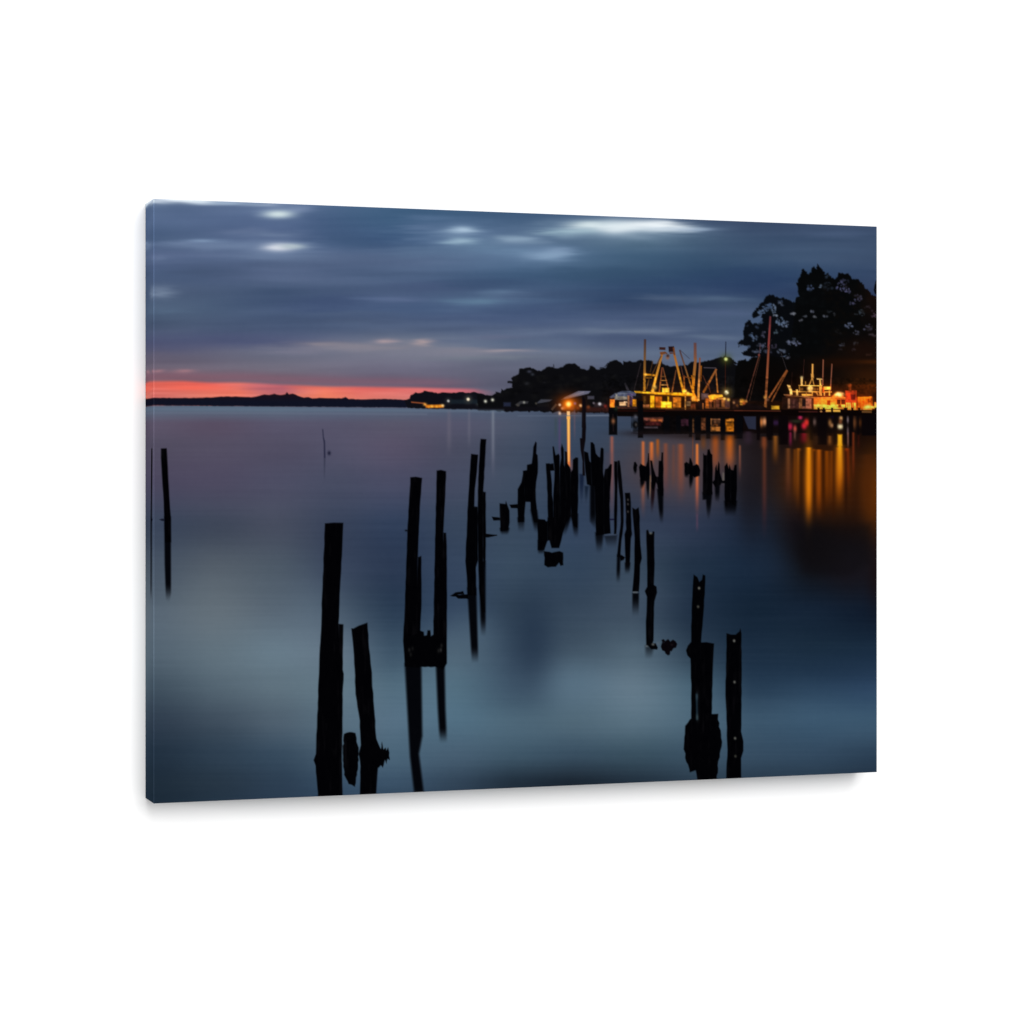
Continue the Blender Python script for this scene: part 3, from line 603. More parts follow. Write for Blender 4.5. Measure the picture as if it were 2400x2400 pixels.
# ---- coloured smears of light on the water
Rr = Z(1740, 940, 4.831); P3 = Z(1460, 1020, 6.44)
for x, y0, y1, w, c, o, c2 in [
        (245, 420, 1620, 46, (110, 56, 30), .8, (60, 34, 48)), (370, 390, 760, 56, (150, 88, 30), .85, (70, 36, 14)), (515, 530, 1200, 56, (112, 64, 30), .85, (66, 34, 30)), (590, 540, 1150, 40, (110, 56, 12), .7, None), (632, 530, 1280, 50, (162, 88, 18), .9, (110, 52, 10)),
        (748, 520, 1480, 58, (255, 154, 14), 1, (206, 100, 12)), (805, 540, 1100, 50, (140, 66, 8), .8, None), (862, 545, 1380, 60, (190, 92, 12), .95, (140, 62, 6)), (950, 560, 1260, 60, (140, 66, 6), .9, (100, 44, 4)), (1010, 560, 1200, 50, (120, 54, 6), .8, None),
        (1092, 520, 1250, 62, (216, 112, 12), .95, (120, 56, 6)), (1180, 530, 1080, 56, (150, 48, 8), .85, (90, 34, 10)), (1252, 350, 950, 28, (122, 50, 24), .8, (90, 28, 10)), (1192, 350, 560, 18, (120, 84, 78), .8, None), (540, 350, 540, 30, (140, 26, 66), .8, (80, 20, 50)), (695, 360, 500, 70, (126, 16, 34), .85, (70, 12, 20)),
        (240, 400, 560, 60, (120, 60, 34), .8, None), (985, 390, 520, 40, (130, 78, 34), .8, None), (830, 390, 520, 60, (50, 30, 18), .6, None), (60, 340, 520, 90, (52, 38, 52), .7, None), (590, 330, 460, 24, (110, 70, 60), .7, None), (1310, 380, 560, 26, (50, 16, 10), .8, None), (1420, 600, 1500, 140, (70, 32, 10), .6, None)]:
    q = Rr((x, y0)); q2 = Rr((x, y1))
    vstreak(q[0], q[1], q2[1], w / 4.831, c, o, c2, top=3)
q = Rr((1100, 372)); rect(q[0] - 5, q[1], q[0] + 5, q[1] + 26, (250, 186, 34), 3); vstreak(q[0], q[1] + 24, q[1] + 130, 11, (255, 186, 26), 1, (214, 112, 12), top=8)
for x, y0, y1, w, c, o, c2 in [
        (300, 90, 1320, 50, (206, 108, 56), .9, (120, 74, 70)), (428, 100, 520, 60, (222, 112, 44), .95, (150, 84, 62)), (520, 60, 420, 50, (176, 88, 24), .85, (120, 70, 50)), (640, 120, 1000, 66, (134, 74, 52), .8, (84, 58, 70)), (870, 130, 1100, 90, (150, 78, 48), .85, (90, 62, 66)), (760, 140, 900, 50, (104, 66, 56), .6, None),
        (1050, 0, 520, 16, (122, 68, 44), .8, None), (1115, 130, 1300, 44, (226, 124, 54), .95, (170, 80, 70)), (1390, 0, 700, 120, (166, 78, 24), .9, (100, 66, 68)), (1605, 0, 660, 130, (208, 98, 16), .95, (110, 72, 74)), (1760, 150, 720, 34, (150, 86, 58), .8, (80, 52, 56)), (408, 600, 1000, 22, (150, 112, 76), .7, None), (1210, 0, 260, 80, (110, 62, 30), .7, None),
        (1115, 1180, 1480, 30, (92, 64, 84), .6, None), (1510, 560, 760, 30, (120, 112, 100), .6, None)]:
    q = P3((x, y0)); q2 = P3((x, y1))
    vstreak(q[0], q[1], q2[1], w / 6.44, c, o, c2, top=5)
for x, y, rx, ry, c, o in [(1940, 1292, 70, 34, (15, 13, 15), .75), (1900, 1262, 26, 40, (13, 11, 14), .6), (2000, 1310, 60, 46, (24, 22, 28), .5), (1985, 1235, 40, 26, (30, 16, 10), .5), (1760, 1180, 24, 80, (24, 26, 36), .4),
                           (1930, 1110, 80, 60, (96, 44, 6), .35), (1966, 1090, 12, 60, (220, 120, 14), .35), (1894, 1110, 9, 80, (250, 148, 20), .4), (1640, 1020, 90, 8, (30, 20, 18), .6), (1520, 1014, 60, 7, (26, 18, 20), .6)]:
    blob(x, y, rx, ry, c, o)
poly([(1862, 1228), (1930, 1236), (2040, 1226), (2040, 1318), (1980, 1348), (1880, 1340)], (14, 12, 15), 14, None, .42)
for x, w0, c, o in [(1876, 10, (22, 10, 5), .5), (1908, 7, (40, 16, 4), .6), (1929, 8, (44, 18, 4), .6), (1953, 7, (46, 18, 4), .5), (1982, 8, (30, 12, 6), .6)]:
    vstreak(x, 1056, 1240, w0, c, o)
vstreak(1433.5, 1022, 1240, 8, (160, 92, 76), .85, (80, 70, 86), top=4)
vstreak(1425, 1060, 1240, 20, (70, 64, 78), .4)
q = A((1278, 860)); rect(q[0] - 3.6, q[1], q[0] + 3.6, q[1] + 18, (250, 196, 130), 1.6)
line((1331.8, 974), (1332.6, 1092), 7, (250, 178, 84), 6.6, 2.2, col2=(240, 128, 62)); line((1331.8, 980), (1332.4, 1080), 2.6, (255, 206, 110), blur=1.6, op=.8)
blob(1338, 1092, 5, 16, (140, 90, 84), .5)
vstreak(1155, 962, 1135, 7, (120, 128, 142), .75, (92, 92, 112), top=4); vstreak(1052, 960, 1080, 9, (104, 100, 116), .5); vstreak(1099, 960, 1060, 6, (104, 104, 120), .5)
blob(*A((1155, 890)), 3, 4, (220, 186, 160), .95); vstreak(1311, 980, 1090, 5, (90, 66, 110), .5); vstreak(1346, 960, 1040, 4, (110, 84, 92), .5); vstreak(1302, 980, 1040, 6, (56, 72, 74), .5)
line(A((560, 926)), A((1460, 922)), 2.4, (90, 102, 122), op=.5); line(A((1530, 922)), A((1850, 918)), 4, (112, 122, 140), op=.6)
line((1437, 1010), (1436, 969), 2, (90, 60, 60), op=.3)
line((360, 957), (1180, 962), 6, (98, 114, 134), blur=4, op=.55); line((360, 966), (1000, 969), 4, (104, 112, 132), blur=3, op=.4)

# ---- old wharf piles standing in the water
BLK = (2, 2, 4)
P1 = Z(1120, 1000, 5.683); P2 = Z(1340, 1000, 5.683); P4 = Z(1040, 1000, 3.33); P5 = Z(700, 1200, 2.841)
P6 = Z(1400, 1180, 5.085); P7 = Z(1560, 1320, 3.577); Q = Z(930, 1080, 7.43); S = Z(320, 1020, 8.05); Wd = Z(340, 940, 2.0128); St = Z(740, 980, 9.66)
seedn = [100]
GRAIN = 0.65 * noise(4.5, 46, 51) + 0.35 * noise(9, 20, 52) + 0.3 * noise(40, 60, 53)


def pile(pts, amp=0.5, blur=1.7, name='printed_wharf_pile', col=BLK, step=14):
    seedn[0] += 1
    e = element(name)
    out = rough(pts, amp, step, seedn[0])
    poly(out, col, blur, e)
    w = window(min(p[0] for p in out), max(p[0] for p in out), min(p[1] for p in out), max(p[1] for p in out))
    if w is not None and name == 'printed_wharf_pile':
        grain = np.clip(GRAIN[w] - 0.25, 0, 1) * (IDS[w] == e)
        IMG[w] = IMG[w] + grain[..., None] * np.array([9, 8, 9]) / 255
    return e


def mirror(pts, y0, y1, blur=3.5, op=1.0, col=(4, 5, 9)):
    poly(pts, col, blur, None, op, fade=(y0, y1))


# reflections first
mirror(P1((525, 1200), (615, 1200), (612, 1420), (540, 1420)), 1205, 1250); mirror(P1((700, 1100), (785, 1100), (830, 1420), (760, 1420)), 1215, 1250, 4)
mirror(P1((1240, 1150), (1330, 1150), (1330, 1470), (1280, 1470)), 1225, 1262); mirror(P1((290, 1340), (415, 1340), (395, 1440), (310, 1440)), 1238, 1254)
mirror(P1((1090, 1180), (1240, 1180), (1170, 1420), (1110, 1450)), 1215, 1260, 4); mirror(P1((795, 1500), (890, 1500), (870, 1690), (800, 1690)), 1282, 1300)
mirror(P1((1350, 620), (1410, 620), (1390, 1080), (1360, 1080)), 1125, 1190, 3, .8, (14, 24, 46)); mirror(P1((1420, 780), (1470, 780), (1445, 1060), (1425, 1060)), 1140, 1185, 3, .8, (14, 24, 40))
mirror(P2((240, 760), (310, 760), (320, 1380), (240, 1250)), 1200, 1245, 4); mirror(P2((310, 1400), (420, 1400), (390, 1700), (330, 1700)), 1255, 1298, 4, .9); mirror(P2((430, 1440), (600, 1430), (590, 1620), (470, 1620)), 1252, 1286, 4, .6)
mirror(P2((600, 1690), (645, 1690), (635, 2080), (590, 2080)), 1330, 1368, 3); mirror(P2((705, 1800), (775, 1800), (765, 1960), (705, 1960)), 1322, 1346, 3)
mirror(P6((415, 1055), (492, 1055), (490, 1350), (412, 1350)), 1395, 1446, 3); mirror(P6((570, 1680), (670, 1690), (640, 1850), (570, 1850)), 1512, 1546, 5, .6)
mirror(P3((340, 620), (400, 620), (385, 960), (365, 960)), 1140, 1180, 2.5); mirror(P3((255, 660), (330, 680), (290, 800), (260, 800)), 1130, 1148, 3); mirror(P3((420, 700), (490, 700), (445, 1180), (415, 1180)), 1160, 1206, 2.5, .95, (22, 10, 14))
mirror(P3((510, 800), (606, 800), (600, 1340), (560, 1340)), 1190, 1230, 3); mirror(P3((995, 600), (1060, 620), (1020, 820), (1000, 820)), 1125, 1150, 3); mirror(P3((925, 560), (990, 560), (975, 640), (930, 620)), 1108, 1122, 3); mirror(P3((160, 500), (205, 500), (190, 600), (170, 600)), 1100, 1114, 3)
mirror(P3((1195, 850), (1345, 850), (1300, 1280), (1270, 1280), (1250, 960), (1200, 960)), 1175, 1222, 3); mirror(P3((1380, 720), (1460, 720), (1445, 1010), (1390, 980)), 1150, 1180, 3); mirror(P3((1525, 980), (1715, 980), (1695, 1220), (1540, 1220)), 1180, 1212, 4)
mirror(P4((182, 1250), (252, 1250), (268, 1830), (218, 1830)), 1510, 1556); mirror(P4((270, 1040), (325, 1040), (325, 1640), (290, 1620)), 1440, 1494)
mirror(P5((705, 1000), (815, 1000), (822, 1480), (800, 1600), (832, 1860), (768, 1860), (740, 1620)), 1840, 1900, 4.5); mirror(P5((912, 1000), (970, 1000), (976, 1300), (986, 1540), (940, 1540), (925, 1300)), 1700, 1742, 4.5)
mirror(P5((412, 1660), (528, 1660), (512, 1890), (408, 1890)), 1900, 1960, 2.5); mirror(P5((112, 1660), (285, 1660), (290, 1890), (132, 1890)), 1900, 1960, 2.5)
mirror(Wd((90, 540), (121, 540), (122, 900), (112, 960), (98, 930), (92, 760)), 1362, 1412, 2.5)
mirror(St((180, 880), (215, 880), (200, 1700), (175, 1700)), 1072, 1140, 2, .55, (40, 44, 62))

pile(P4((212, 208), (265, 212), (258, 350), (242, 480), (238, 615), (250, 640), (250, 1100), (255, 1310), (185, 1310), (178, 1160), (168, 1040), (178, 800), (188, 560), (200, 380)))
pile(P4((240, 616), (263, 618), (266, 1030), (246, 1100), (244, 800)))
pile(P4((285, 90), (330, 92), (318, 300), (308, 490), (306, 1100), (322, 1440), (296, 1440), (275, 1250), (268, 1000), (262, 700), (265, 500), (272, 300)))
pile(P4((304, 500), (325, 505), (328, 760), (325, 1020), (318, 1120), (304, 1000)))
pile(P4((325, 828), (370, 832), (415, 836), (415, 843), (345, 856), (325, 856)), .4, 1.4, 'printed_driftwood')
pile(P4((373, 694), (438, 700), (438, 724), (385, 724)), .6, 1.5, 'printed_driftwood')
pile(P4((435, 592), (478, 596), (484, 575), (495, 600), (510, 650), (512, 740), (500, 800), (470, 808), (440, 805)))
pile(P4((50, 1310), (90, 1286), (150, 1275), (156, 1295), (105, 1304), (190, 1298), (192, 1335), (110, 1330), (90, 1318)), .6, 1.4, 'printed_driftwood', step=6)
pile(P1((420, 1028), (530, 1022), (530, 1072), (440, 1072)), .6, 1.5, 'printed_driftwood')
# ragged clusters further out
pile(P1((725, 380), (735, 260), (765, 190), (780, 210), (775, 350), (795, 370), (795, 600), (775, 720), (765, 830), (770, 960), (785, 1160), (792, 1260), (745, 1260), (700, 1080), (690, 700), (715, 480)))
pile(P1((650, 500), (720, 480), (720, 990), (620, 990), (600, 580), (650, 570)))
pile(P1((605, 580), (630, 990), (612, 1260), (530, 1260), (525, 820), (580, 730)))
pile(P1((905, 480), (950, 480), (960, 560), (970, 640), (985, 760), (985, 900), (1000, 1000), (1000, 1250), (930, 1230), (925, 900), (910, 640)))
pile(P1((948, 490), (1000, 480), (1015, 575), (955, 578)), .5, 1.5)
pile(P1((990, 260), (1010, 255), (1030, 370), (1070, 350), (1085, 380), (1085, 520), (1095, 1210), (1000, 1230), (1000, 900), (1015, 700), (1020, 560), (1000, 420)))
pile(P1((1100, 280), (1115, 225), (1140, 290), (1145, 500), (1160, 540), (1170, 1200), (1090, 1200), (1088, 540), (1105, 400)))
pile(P1((1158, 320), (1185, 330), (1190, 480), (1212, 512), (1236, 562), (1236, 1180), (1160, 1200), (1155, 520)))
pile(P1((1258, 560), (1265, 430), (1300, 400), (1330, 405), (1335, 700), (1330, 1050), (1320, 1330), (1270, 1310), (1240, 1180), (1225, 900), (1235, 600)))
pile(P1((790, 1220), (885, 1225), (905, 1250), (930, 1240), (925, 1500), (880, 1630), (795, 1630), (795, 1400)))
pile(P1((925, 1200), (1240, 1170), (1180, 1260), (1130, 1400), (1080, 1605), (980, 1605), (950, 1500), (925, 1510)))
pile(P1((880, 1645), (950, 1650), (980, 1665), (1080, 1645), (1130, 1660), (1132, 1830), (1100, 1840), (1080, 1800), (1030, 1850), (930, 1860), (885, 1830)), .8, step=7)
# the tall channel pile beside the jetty and the ragged group below it
pole = A((1474, 650), (1490, 645), (1520, 700), (1526, 1087)) + P2((188, 0), (180, 160), (160, 300), (165, 480), (172, 640), (140, 640), (140, 450), (115, 300), (105, 150), (130, 140), (135, 0)) + [A((1466, 1087))]
pile(pole, .3, 1.6, col=(12, 8, 12))
pile(P2((165, 320), (215, 340), (230, 450), (250, 470), (265, 780), (200, 760), (170, 500)), .5)
pile(P2((245, 200), (275, 195), (300, 230), (320, 350), (350, 390), (380, 400), (385, 720), (300, 780), (250, 500)))
pile(P2((380, 280), (400, 270), (420, 290), (420, 420), (412, 690), (380, 720), (370, 420)))
pile(P2((250, 470), (300, 480), (412, 600), (425, 690), (430, 1000), (430, 1425), (320, 1440), (310, 1000), (300, 780), (262, 770)))
pile(P2((420, 690), (440, 560), (480, 540), (510, 490), (530, 490), (525, 640), (505, 860), (500, 1200), (515, 1410), (428, 1425)))
pile(P2((560, 455), (605, 455), (605, 900), (600, 1200), (590, 1420), (560, 1420), (560, 1100), (570, 800)))
pile(P2((610, 440), (635, 440), (655, 620), (680, 900), (690, 1250), (660, 1500), (645, 1720), (600, 1720), (620, 1500), (650, 1250), (640, 950), (606, 650)))
line(P2((500, 1225)), P2((560, 1222)), 3.4, (18, 18, 44)); line(P2((430, 1430)), P2((590, 1424)), 2.2, (74, 84, 102), blur=2, op=.55)
pile(P2((636, 1705), (660, 1695), (705, 1730), (690, 1760), (645, 1775)), .5, 1.5, 'printed_driftwood', step=6)
pile(P2((705, 870), (775, 870), (785, 1000), (790, 1350), (800, 1420), (785, 1480), (775, 1700), (768, 1830), (710, 1830), (705, 1480), (700, 1420), (720, 1350), (715, 1000)))
for q in (P2((745, 962)), P2((745, 1120)), P2((745, 1020))):
    blob(q[0], q[1], 2.2, 2.6, (70, 66, 66), .8)
pile(P6((415, 40), (450, 58), (490, 35), (500, 150), (510, 480), (525, 640), (505, 720), (500, 900), (490, 1035), (415, 1035), (440, 700), (440, 400)))
line(P6((420, 1046)), P6((475, 1046)), 3, (92, 96, 98), blur=1.6, op=.8)
pile(P6((580, 310), (600, 300), (615, 342), (650, 342), (655, 320), (675, 325), (678, 700), (672, 960), (700, 980), (705, 1050), (675, 1150), (670, 1400), (665, 1620), (640, 1690), (580, 1680), (575, 1400), (590, 1100), (565, 1030), (590, 980), (590, 700)))
pile(P6((600, 1680), (650, 1650), (690, 1650), (720, 1700), (712, 1726), (640, 1722)), .7, 1.5, 'printed_driftwood', step=6)
blob(*P6((585, 1685)), 3, 2.4, (96, 104, 108), .8); blob(*P6((660, 1665)), 3.4, 2.6, (108, 112, 110), .8); blob(*P6((720, 1655)), 3, 3, (84, 96, 108), .6); blob(*P6((632, 345)), 3, 2.4, (110, 112, 104), .8)
e = pile(P6((752, 1690), (768, 1640), (764, 1612), (790, 1600), (806, 1622), (842, 1598), (862, 1632), (900, 1612), (930, 1630), (948, 1655), (936, 1700), (905, 1712), (884, 1742), (862, 1746), (858, 1784), (836, 1796), (812, 1770), (800, 1748), (768, 1738)), .9, 1.6, 'printed_driftwood', (7, 4, 8), step=5)
blob(*P6((885, 1668)), 3, 2, (30, 22, 26), .7); blob(*P6((790, 1640)), 2, 2, (26, 30, 38), .6); blob(*P6((730, 1640)), 4, 2.4, (74, 88, 98), .5)
# low stumps before the boats
pile(P3((150, 480), (165, 400), (185, 395), (210, 440), (205, 500), (185, 550), (160, 520)), .6, step=6)
pile(P3((240, 470), (260, 420), (300, 440), (340, 460), (350, 500), (350, 680), (260, 690), (245, 600)), .6, step=8)
pile(P3((340, 470), (365, 380), (375, 265), (390, 265), (395, 400), (402, 600), (385, 660), (340, 680)))
pile(P3((410, 370), (435, 370), (450, 480), (490, 600), (510, 620), (520, 740), (490, 700), (455, 830), (430, 780), (425, 600), (420, 500)))
pile(P3((505, 620), (530, 610), (540, 380), (570, 370), (580, 250), (600, 250), (607, 500), (606, 900), (550, 900), (515, 760)))
pile(P3((920, 420), (950, 395), (990, 420), (1005, 330), (1020, 340), (1050, 420), (1060, 600), (1020, 660), (1000, 580), (950, 590), (925, 540)), .6, step=8)
pile(P3((1045, 450), (1080, 440), (1110, 420), (1140, 450), (1165, 520), (1150, 600), (1080, 630), (1050, 600)), .6, step=8)
pile(P3((1205, 260), (1225, 290), (1265, 290), (1270, 880), (1200, 880)))
pile(P3((1262, 300), (1270, 210), (1300, 200), (1320, 260), (1345, 290), (1350, 600), (1345, 880), (1262, 900)))
pile(P3((1385, 480), (1405, 440), (1420, 520), (1435, 390), (1450, 420), (1460, 560), (1500, 680), (1470, 740), (1390, 770), (1345, 700), (1380, 660)))
pile(P3((1530, 460), (1565, 410), (1590, 490), (1605, 440), (1620, 500), (1624, 1000), (1540, 1060), (1525, 900), (1530, 700)))
pile(P3((1618, 510), (1660, 520), (1680, 440), (1710, 430), (1717, 800), (1700, 1060), (1620, 1010)))
pile(P3((1480, 680), (1540, 670), (1540, 710), (1490, 715)), .4, 1.5, 'printed_driftwood')
# pair with a cross beam
pile([Q((235, 275)), Q((330, 267)), Q((435, 285)), Q((400, 800)), Q((362, 1650))] + P5((790, 300), (795, 800), (800, 1030), (705, 1020), (695, 850), (710, 500), (723, 120)))
pile([Q((362, 1660)), Q((425, 1640))] + P5((816, 600), (808, 800), (812, 1000), (790, 1020), (785, 600)), .4)
pile([Q((690, 155)), Q((760, 144)), Q((855, 165)), Q((830, 800)), Q((808, 1230))] + P5((965, 300), (965, 1040), (905, 1020), (895, 800), (905, 300)))
pile([Q((808, 1235)), Q((855, 1235)), Q((868, 1600))] + P5((985, 300), (986, 700), (985, 1000), (962, 1035), (955, 600)), .4)
pile(P5((720, 830), (790, 800), (800, 778), (830, 790), (835, 815), (850, 810), (855, 778), (875, 778), (880, 820), (905, 800), (975, 830), (980, 985), (960, 1010), (900, 1022), (800, 1022), (710, 1000)), .9, name='printed_cross_beam', step=7)
for x, y, c in [(735, 910, 34), (745, 940, 26), (950, 880, 30), (945, 910, 52), (757, 900, 22), (930, 915, 30)]:
    blob(*P5((x, y)), 2.6, 4.5, (c, c, c), .8)
blob(*P5((715, 117)), 3, 2, BLK, .9)
# foreground
pile(P5((175, 68), (235, 63), (296, 68), (290, 200), (275, 500), (265, 735), (275, 900), (280, 1500), (283, 1660), (285, 1882), (130, 1890), (112, 1680), (100, 1640), (112, 1600), (125, 1300), (140, 900), (150, 740), (155, 560), (165, 300)), .7)
pile(P5((265, 737), (295, 738), (293, 1040), (298, 1070), (292, 1200), (290, 1500), (285, 1660), (290, 1885), (262, 1885), (258, 1200)), .6)
pile(P5((350, 765), (365, 768), (400, 750), (455, 730), (465, 850), (478, 1000), (488, 1060), (490, 1150), (503, 1300), (515, 1500), (540, 1560), (545, 1640), (525, 1690), (512, 1885), (408, 1885), (412, 1680), (400, 1600), (412, 1540), (405, 1380), (390, 1290), (378, 1200), (370, 1000), (358, 850)), .7)
pile(P5((300, 1470), (340, 1452), (380, 1465), (385, 1520), (402, 1560), (395, 1640), (385, 1760), (370, 1815), (330, 1800), (305, 1740), (292, 1640), (295, 1550)), 1.5, step=7)
pile(P5((520, 1530), (548, 1568), (554, 1520), (562, 1572), (578, 1560), (582, 1578), (596, 1556), (604, 1590), (600, 1612), (606, 1640), (590, 1632), (582, 1664), (572, 1640), (560, 1690), (548, 1676), (520, 1700)), .7, 1.4, 'printed_driftwood', step=5)
pile(S((460, 235), (570, 230), (580, 450), (605, 900), (630, 1350), (648, 1560), (650, 2000), (535, 2000), (522, 1500), (505, 1100), (475, 700), (460, 400)), .3)
pile(S((430, 1575), (480, 1556), (525, 1560), (525, 1596), (480, 1600)), .3, 1.4, 'printed_driftwood', (18, 22, 36))
pile(St((145, 235), (165, 235), (180, 420), (205, 500), (218, 880), (182, 880), (178, 560), (155, 400)), .15, 1.8, 'printed_thin_stake', (38, 40, 62))
blob(*St((300, 775)), 3.6, 4.6, (24, 26, 46), .95, 2, element('printed_water_bird'))
# notched timbers at the right
pile(P7((235, 85), (265, 110), (280, 148), (300, 130), (310, 88), (330, 95), (325, 250), (310, 450), (295, 640), (298, 1300), (212, 1300), (212, 1000), (205, 790), (180, 760), (170, 720), (185, 680), (210, 650), (215, 450), (225, 200)), .6)
pile(P7((290, 655), (340, 652), (402, 664), (398, 800), (390, 1000), (385, 1260), (380, 1320), (280, 1320), (285, 900)), .6)
pile(P7((205, 1300), (215, 1285), (300, 1270), (385, 1250), (435, 1255), (440, 1300), (460, 1420), (470, 1520), (440, 1650), (430, 1770), (425, 1830), (268, 1830), (245, 1720), (205, 1738), (165, 1620), (148, 1510), (165, 1350)), 1.5, step=8)
line(P7((258, 1085)), P7((262, 1300)), 4.5, (24, 38, 48), blur=1.8); blob(*P7((260, 1105)), 2.6, 8, (50, 66, 76), .7); blob(*P7((262, 1280)), 2.8, 7, (60, 76, 80), .7)
pile(P7((510, 575), (545, 590), (585, 590), (615, 560), (625, 538), (632, 580), (635, 900), (632, 1400), (650, 1480), (650, 1560), (630, 1620), (630, 1840), (505, 1840), (515, 1550), (510, 1300), (500, 1100), (505, 800)), .6)
for x, y, c in [(278, 200, 104), (270, 355, 70), (572, 640, 108), (575, 985, 96), (580, 1455, 96), (583, 1605, 58)]:
    blob(*P7((x, y)), 2.8, 3.2, (c, c, c - 6), .95, 2.4)

IMG += noise(9, 9, 21)[..., None] * 0.5 / 255
IMG = np.clip(IMG, 0.002, 1.0)

# ------------------------------------------------------------------ objects
def srgb_to_linear(c):
    return np.where(c <= 0.04045, c / 12.92, ((c + 0.055) / 1.055) ** 2.4)


INKS = np.clip(srgb_to_linear(IMG) / GAIN, 0.0, 0.88)


def ink_material():
    m = bpy.data.materials.new('printed_canvas'); m.use_nodes = True
    nt = m.node_tree; b = nt.nodes['Principled BSDF']
    at = nt.nodes.new('ShaderNodeAttribute'); at.attribute_name = 'ink'
    b.inputs['Roughness'].default_value = 0.9
    b.inputs['Specular IOR Level'].default_value = 0.0
    nt.links.new(at.outputs['Color'], b.inputs['Base Color'])
    tc = nt.nodes.new('ShaderNodeTexCoord')                       # woven threads
    waves = []
    for ax in ('X', 'Z'):
        wv = nt.nodes.new('ShaderNodeTexWave'); wv.bands_direction = ax
        wv.inputs['Scale'].default_value = 260; wv.inputs['Distortion'].default_value = 0.6
        nt.links.new(tc.outputs['Object'], wv.inputs['Vector']); waves.append(wv)
    ad = nt.nodes.new('ShaderNodeMath'); ad.operation = 'ADD'
    nt.links.new(waves[0].outputs['Fac'], ad.inputs[0]); nt.links.new(waves[1].outputs['Fac'], ad.inputs[1])
    bp = nt.nodes.new('ShaderNodeBump'); bp.inputs['Strength'].default_value = 0.03; bp.inputs['Distance'].default_value = 0.0003
    nt.links.new(ad.outputs[0], bp.inputs['Height']); nt.links.new(bp.outputs['Normal'], b.inputs['Normal'])
    return m


M_INK = ink_material()


def mesh_object(name, co, quads, inks, mat, parent=None):
    me = bpy.data.meshes.new(name)
    nq = len(quads)
    me.vertices.add(len(co)); me.vertices.foreach_set('co', np.ascontiguousarray(co, np.float32).ravel())
    me.loops.add(nq * 4); me.loops.foreach_set('vertex_index', np.ascontiguousarray(quads, np.int32).ravel())
    me.polygons.add(nq); me.polygons.foreach_set('loop_start', np.arange(0, nq * 4, 4, dtype=np.int32))
    me.update(calc_edges=True)
    if inks is not None:
        at = me.color_attributes.new('ink', 'FLOAT_COLOR', 'POINT')
        at.data.foreach_set('color', np.ascontiguousarray(np.concatenate([inks, np.ones((len(inks), 1))], 1), np.float32).ravel())
    me.validate()
    me.materials.append(mat)
    o = bpy.data.objects.new(name, me); C.objects.link(o)
    if parent:
        o.parent = parent
    return o


def grid_quads(rows, cols, flip=False):
    i = np.arange((rows - 1) * (cols - 1)); r, c = i // (cols - 1), i % (cols - 1)
    a = r * cols + c
    q = np.stack([a, a + cols, a + cols + 1, a + 1], 1)
    return q[:, ::-1] if flip else q


# the thing: its origin is at the middle of its back, where it hangs on the wall
HANG = 1.5
canvas = bpy.data.objects.new('canvas_print', None); C.objects.link(canvas)
canvas.location = (0, 0, HANG)
canvas['label'] = 'canvas print of dark wharf piles and lit boats at dusk, hanging on white wall'
canvas['category'] = 'canvas print'

# front sheet, split cell by cell into the ground of the picture and its motifs
gx = (uu - 0.5) * W
gx = np.maximum(gx, -W / 2 + FOLD * 0.5)
co = np.stack([gx, np.full_like(uu, -D), (0.5 - vv) * H], -1).reshape(-1, 3)
inks = INKS.reshape(-1, 3)
quads = grid_quads(NZ + 1, NX + 1)
cell = IDS[:-1, :-1].ravel()


def piece(name, q, parent):
    used, inv = np.unique(q, return_inverse=True)
    return mesh_object(name, co[used], inv.reshape(q.shape), inks[used], M_INK, parent)


front = piece('front_print', quads[cell == 0], canvas)
for k, nm in enumerate(ELEMENTS):
    if nm and (cell == k).sum() >= 6:
        piece(nm, quads[cell == k], front)

# wrapped sides carry the mirrored margin of the picture
nd = int(round(D / (W / NX)))
zz = (0.5 - np.linspace(0, 1, NZ + 1)) * H
xx = (np.linspace(0, 1, NX + 1) - 0.5) * W


def side(name, axis, sgn, ink_slab, label):
    n1 = ink_slab.shape[1]
    dep = np.linspace(-D + (FOLD * 0.5 if label else 0), 0, n1)
    if axis == 'x':
        run, dp = np.meshgrid(zz, dep, indexing='ij')
        c3 = np.stack([np.full_like(run, sgn * W / 2), dp, run], -1)
    else:
        run, dp = np.meshgrid(xx, dep, indexing='ij')
        c3 = np.stack([run, dp, np.full_like(run, sgn * H / 2)], -1)
    return mesh_object(name, c3.reshape(-1, 3), grid_quads(c3.shape[0], n1, sgn > 0), ink_slab.reshape(-1, 3), M_INK, canvas)


left = side('wrapped_side', 'x', -1, INKS[:, :nd + 1], True)
left['label'] = 'left wrapped side showing the mirrored edge of the picture'
side('wrapped_side', 'x', 1, INKS[:, ::-1][:, :nd + 1], False)
side('wrapped_side', 'z', 1, INKS[:nd + 1].transpose(1, 0, 2), False)
side('wrapped_side', 'z', -1, INKS[::-1][:nd + 1].transpose(1, 0, 2), False)

# the left fold: its edge highlight is painted in as lighter ink
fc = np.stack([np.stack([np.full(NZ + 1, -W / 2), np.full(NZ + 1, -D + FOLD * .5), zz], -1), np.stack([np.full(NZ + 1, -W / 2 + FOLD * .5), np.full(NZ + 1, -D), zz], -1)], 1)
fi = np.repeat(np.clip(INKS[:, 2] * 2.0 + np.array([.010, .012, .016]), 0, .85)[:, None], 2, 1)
mesh_object('folded_edge', fc.reshape(-1, 3), grid_quads(NZ + 1, 2), fi.reshape(-1, 3), M_INK, canvas)

